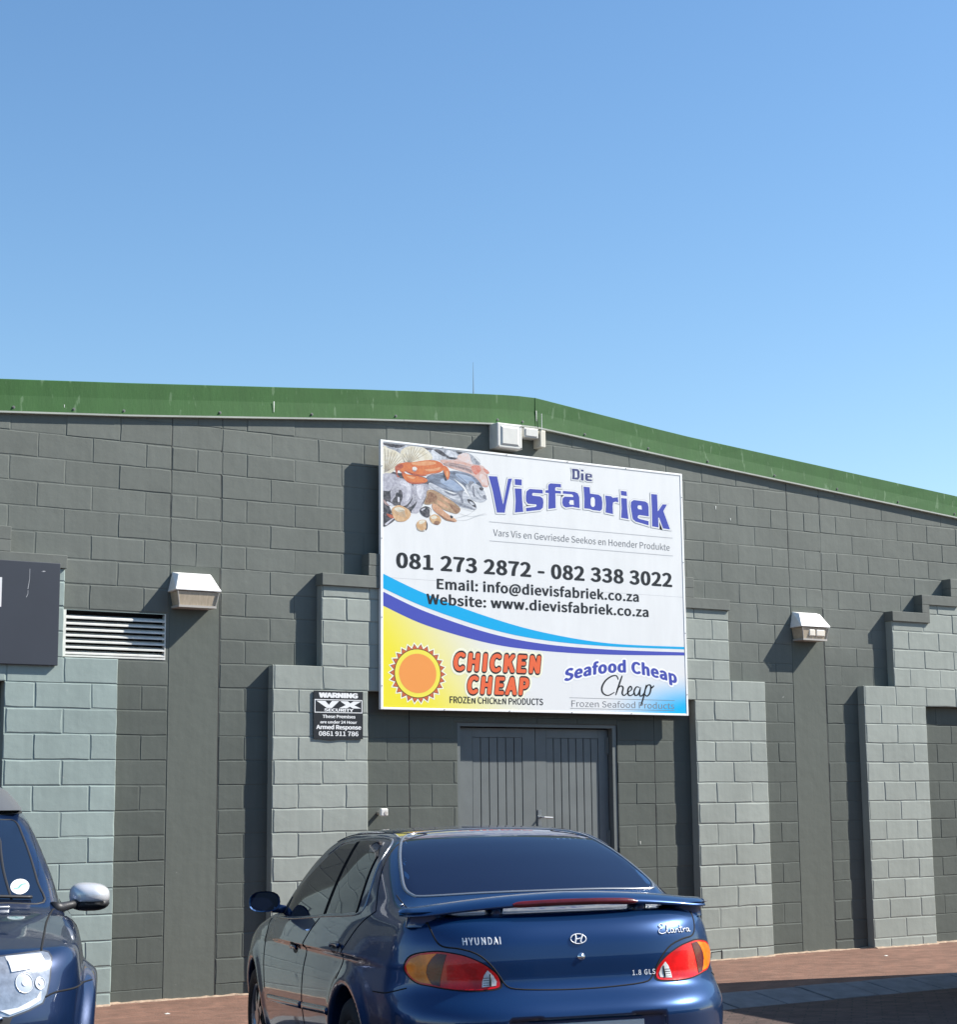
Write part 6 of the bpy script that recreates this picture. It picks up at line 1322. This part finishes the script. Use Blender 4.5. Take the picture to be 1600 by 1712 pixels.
# ----------------------------------------------------------------- blue SUV facing the camera at the left edge
suvr = empty('parked_suv', (0, 0, 0), 'dark blue SUV facing the street, silver wing mirror, left of the saloon', 'car', 'cars parked at the kerb')
car = Car(suv, suvr, None, None); place(suvr, SUVQ)
mesh_body(car, (-2.26, -1.02, .16), (2.26, 1.02, 1.70), 0.0205, c_navy)
for x in (-1.335, 1.338):
    for s in (-1, 1): wheel(car, x, s*.785, .34, .215, s)
c_lampin = M('headlamp_inside', (0.42, 0.43, 0.44), rough=0.16, metal=0.6, coat=1.0, bump=0.12, bscale=30, bdist=0.01, var=0.3, vscale=26)
c_lampglass = M('headlamp_bright', (0.74, 0.75, 0.76), rough=0.2, metal=0.2, coat=1.0, bump=0.08, bscale=55, bdist=0.004)
c_lampbowl = M('headlamp_bowl', (0.50, 0.51, 0.52), rough=0.25, metal=0.8, coat=1.0)
c_lampdark = M('headlamp_dark', (0.05, 0.05, 0.055), rough=0.25, coat=0.8)
c_silver = M('mirror_silver', (0.66, 0.66, 0.67), rough=0.3, metal=0.35, coat=0.7); c_roofbar = M('roof_bar', (0.10, 0.105, 0.11), rough=0.45)
c_sglass = M('windscreen_glass', (0.006, 0.010, 0.022), rough=0.03, coat=0.4, spec=0.9)
ws = [(0.0, 1.118), (0.30, 1.118), (0.50, 1.118), (0.682, 1.112), (0.655, 1.20), (0.618, 1.32), (0.575, 1.43), (0.535, 1.502), (0.45, 1.512), (0.2, 1.520), (0.0, 1.522)]
ws = ws+mir(ws[1:-1])[::-1]
g = car.patch('windscreen', ws, 'F', 0.001, c_sglass, step=0.04)
car.line('windscreen_seal', ws, 'F', 0.008, c_rub, parent=g, closed=True, flat_=0.4, sp=4)
sk = M('disc_pale', (0.50, 0.66, 0.62), rough=0.4); skw = M('disc_white', (0.74, 0.76, 0.75), rough=0.4); sg = M('disc_green', (0.16, 0.36, 0.31), rough=0.4)
el = lambda cy, cz, a, b, n=20: [(cy+a*math.cos(2*math.pi*i/n), cz+b*math.sin(2*math.pi*i/n)) for i in range(n)]
st = car.patch('licence_disc', el(.568, 1.186, .046, .034), 'F', 0.0022, skw, step=0.02, skirt=0.001)
car.patch('disc_print', el(.568, 1.186, .038, .027), 'F', 0.0030, sk, parent=st, step=0.02, skirt=0.001)
car.line('disc_print', [(.540, 1.176), (.560, 1.178), (.575, 1.192), (.597, 1.196)], 'F', 0.0045, sg, parent=st, off=0.003, flat_=0.2)
wp = car.line('wiper', [(.10, 1.145), (.35, 1.142), (.624, 1.127)], 'F', 0.010, c_rub, off=0.014, flat_=0.8)
car.line('wiper', [(-.62, 1.145), (-.35, 1.142), (-.05, 1.127)], 'F', 0.010, c_rub, off=0.014, flat_=0.8)
car.line('washer_nozzle', [(.44, 1.098), (.52, 1.096)], 'F', 0.009, c_trim, off=0.004)
for sd in (1, -1):
    ax = 'L' if sd > 0 else 'R'; A_ = 25 if sd > 0 else -25
    def dg(pts): return pts if sd > 0 else [(-a, b) for a, b in pts][::-1]
    hl = [(-0.425, 0.945), (-0.296, 0.953), (-0.194, 0.958), (-0.168, 0.950), (-0.163, 0.930), (-0.184, 0.885), (-0.195, 0.844), (-0.218, 0.787), (-0.242, 0.754), (-0.308, 0.731), (-0.402, 0.708), (-0.47, 0.715), (-0.56, 0.76), (-0.60, 0.83), (-0.56, 0.91)]
    big = [(-.38+(u+.38)*1.05, .835+(z-.835)*1.06) for u, z in hl]
    h = car.patch('headlight', dg(big), A_, 0.001, c_lampdark, step=0.02)
    car.patch('lamp_reflector', dg(hl), A_, 0.003, c_lampin, parent=h, step=0.016)
    car.patch('lamp_top', dg([(-0.375, 0.945), (-0.21, 0.948), (-0.20, 0.90), (-0.26, 0.895), (-0.372, 0.885)]), A_, 0.009, c_lampglass, parent=h, step=0.018)
    car.patch('lamp_gleam', dg([(-0.44, 0.735), (-0.36, 0.742), (-0.27, 0.775), (-0.245, 0.800), (-0.25, 0.765), (-0.31, 0.738), (-0.40, 0.716)]), A_, 0.008, c_lampglass, parent=h, step=0.018)  # gleam low in the headlight, set in as a pale patch
    for cu, cz, r in ((-.32, .838, .040), (-.245, .832, .024)):
        ring = [(cu+r*math.cos(t), cz+r*math.sin(t)) for t in np.linspace(0, 2*math.pi, 21)[:-1]]
        car.patch('lamp_bowl', dg(ring), A_, 0.0055, c_lampbowl, parent=h, step=0.018); car.line('lamp_ring', dg(ring), A_, 0.0022, c_lampglass, parent=h, off=0.006, closed=True, sp=0)
        car.patch('lamp_bulb', dg([(cu+r*.3*math.cos(t), cz+r*.3*math.sin(t)) for t in np.linspace(0, 2*math.pi, 11)[:-1]]), A_, 0.009, c_lampglass, parent=h, step=0.02)
    # bonnet shut line, bumper seam, pillar line
    car.line('panel_gap', [(0.84, sd*.738), (0.90, sd*.722), (1.25, sd*.692), (1.62, sd*.674), (1.88, sd*.660)], 'T', 0.0055, c_gap, off=-0.001)
    car.line('panel_gap', dg([(-.222, .775), (-.16, .790), (-.05, .793), (0.05, .795), (.16, .80)]), A_, 0.004, c_gap)
    car.line('panel_gap', [(0.95, 1.05), (0.93, .8), (0.90, .5), (0.86, .3)], ax, 0.004, c_gap)
    car.line('panel_gap', [(-0.12, 1.08), (-0.10, .8), (-0.12, .4)], ax, 0.004, c_gap)
    w1 = car.patch('side_window', [(0.80, 1.13), (-0.08, 1.10), (-0.08, 1.50), (0.10, 1.46), (0.35, 1.34)], ax, 0.001, c_sglass, step=0.045); car.patch('side_window', [(-0.16, 1.10), (-1.05, 1.11), (-1.25, 1.45), (-0.9, 1.51), (-0.16, 1.51)], ax, 0.001, c_sglass, step=0.045)
    car.line('pillar_seal', [(0.86, 1.13), (0.62, 1.255), (0.35, 1.39), (0.12, 1.50), (-0.1, 1.545), (-1.2, 1.55)], ax, 0.009, c_rub, flat_=0.4)
    # mirror: silver shell, black base
    mx, my, mz = 0.60, sd*.918, 1.128; n1, n2 = 14, 22; V = []; F = []
    for i in range(n1+1):
        t = i/n1; d = math.sin(math.pi*t/2)**.72
        for k in range(n2):
            a = 2*math.pi*k/n2; ca, sa = math.cos(a), math.sin(a); wy = (.100 if ca > 0 else .104); hz = (.066 if sa > 0 else .050)*(1.0+.16*(-ca if sa > 0 else 0))
            V.append((mx+.105*math.cos(math.pi*t/2)*1.0, my+sd*wy*d*abs(ca)**.72*(1 if ca > 0 else -1), mz+hz*d*abs(sa)**.78*(1 if sa > 0 else -1)))
    for i in range(n1):
        for k in range(n2): F.append((i*n2+k, (i+1)*n2+k, (i+1)*n2+(k+1) % n2, i*n2+(k+1) % n2) if sd > 0 else (i*n2+k, i*n2+(k+1) % n2, (i+1)*n2+(k+1) % n2, (i+1)*n2+k))
    F.append(tuple(n1*n2+k for k in range(n2)))
    mo = car.put('wing_mirror', V, F, c_silver)
    V2 = [(x*1.0-.004, my+(y-my)*1.02, z) for x, y, z in V if True]
    low = [(mx+(x-mx)*1.03, my+(y-my)*1.02, mz-.020+(z-mz)*1.12) if z < mz-.012 else (x-.012, my+(y-my)*.96, min(z, mz-.018)) for x, y, z in V]
    car.put('mirror_underside', low, F, c_rub, mo)
    v, f = tube_vf([(.66, sd*.86, 1.098), (.70, sd*.815, 1.088), (.76, sd*.765, 1.080), (.80, sd*.73, 1.080)], [.022, .021, .026, .034], 12); car.put('mirror_arm', v, f, c_plast, mo)
# low roof box with sloping sides
RB = [(.572, 1.565), (.548, 1.60), (.49, 1.665), (.40, 1.715), (.20, 1.735), (-.20, 1.735), (-.40, 1.715), (-.49, 1.665), (-.548, 1.60), (-.572, 1.565)]
V = []; F = []
for i, (x, k) in enumerate(((.02, .0), (-.10, .55), (-.30, .92), (-.60, 1.0), (-1.3, 1.0), (-1.6, .7))):
    for y, z in RB: V.append((x, y*(.985 if k < .5 else 1), 1.56+(z-1.56)*k+(.0 if k else .0)))
for i in range(5):
    for k in range(9): F.append((i*10+k, (i+1)*10+k, (i+1)*10+k+1, i*10+k+1))
car.put('roof_box', V, F, c_roofbar)
# bumper mouth, grille and badge bar (mostly out of the picture)
car.patch('grille', [(-.50, .60), (-.56, .74), (-.46, .86), (.46, .86), (.56, .74), (.50, .60)], 'F', 0.002, c_plast, step=0.05)
car.line('grille_bar', [(-.48, .80), (0, .80), (.48, .80)], 'F', 0.012, c_chrome, off=0.008); car.line('grille_bar', [(-.50, .70), (0, .70), (.50, .70)], 'F', 0.012, c_chrome, off=0.008)
car.patch('bumper_lower', [(-.70, .30), (-.74, .42), (-.62, .52), (.62, .52), (.74, .42), (.70, .30)], 'F', 0.003, c_plast, step=0.05)

# ----------------------------------------------------------------- tall white van added just out of view: shaped to lay shade on the kerb
def van(x, y, z):
    ay = np.sqrt(y*y+1e-6)
    side = ay-(.90-.10*np.maximum(z-1.0, 0)*.6-.03*np.maximum(.4-z, 0)*3)
    top = z-np.interp(x, [-2.6, 1.9, 2.2, 2.45, 2.6], [2.62, 2.6, 2.2, 1.25, .9])
    f = smax(smax(side, top, .12), smax(np.abs(x)-2.4, .28-z, .05), .1)
    for xa in (-1.55, 1.6): f = smax(f, -arch(x, ay, z, xa, .38, .34, .5), .012)
    return f
vanr = empty('unseen_van', (0, 0, 0), 'tall white delivery van, unseen, added right of the blue saloon to shade the kerb stones', 'van', 'cars parked at the kerb')
car = Car(van, vanr, None, None); place(vanr, (6.54, -5.17, math.radians(74), -.10, 0.02, 0))
c_vanw = car_paint('paint_white', (0.72, 0.72, 0.70), metal=0.0)
mesh_body(car, (-2.7, -1.0, .2), (2.7, 1.0, 2.75), 0.05, c_vanw)
for x in (-1.55, 1.6):
    for s in (-1, 1): wheel(car, x, s*.80, .33, .2, s)
car.patch('windscreen', [(-.66, 1.35), (.66, 1.35), (.60, 2.05), (-.60, 2.05)], 'F', 0.001, c_glass, step=0.08)
for sd, ax in ((1, 'L'), (-1, 'R')): car.patch('side_window', [(1.45, 1.22), (.55, 1.22), (.55, 1.72), (1.18, 1.72)], ax, 0.001, c_glass, step=0.08)
# ----------------------------------------------------------------- building added unseen behind the viewer: darkens the low sky, closes the reflected horizon
m_far = M('added_wall', (0.30, 0.27, 0.23), rough=0.85, var=0.1); m_fard = M('added_door', (0.12, 0.13, 0.15), rough=0.6)
ob = empty('added_building', (-6, -34, 0), 'long low tan building, unseen, added behind the viewer to close the reflected horizon', 'building')
put('wall', *box_vf(-60, 50, -46, -34, -0.2, 5.2), m_far, ob); put('roof', *box_vf(-60.3, 50.3, -46.3, -33.6, 5.2, 5.45), m_roof, ob)
for i in range(9): put('roller_door', *box_vf(-52+i*11.5, -47.5+i*11.5, -33.98, -33.9, 0.03, 3.6), m_fard, ob)
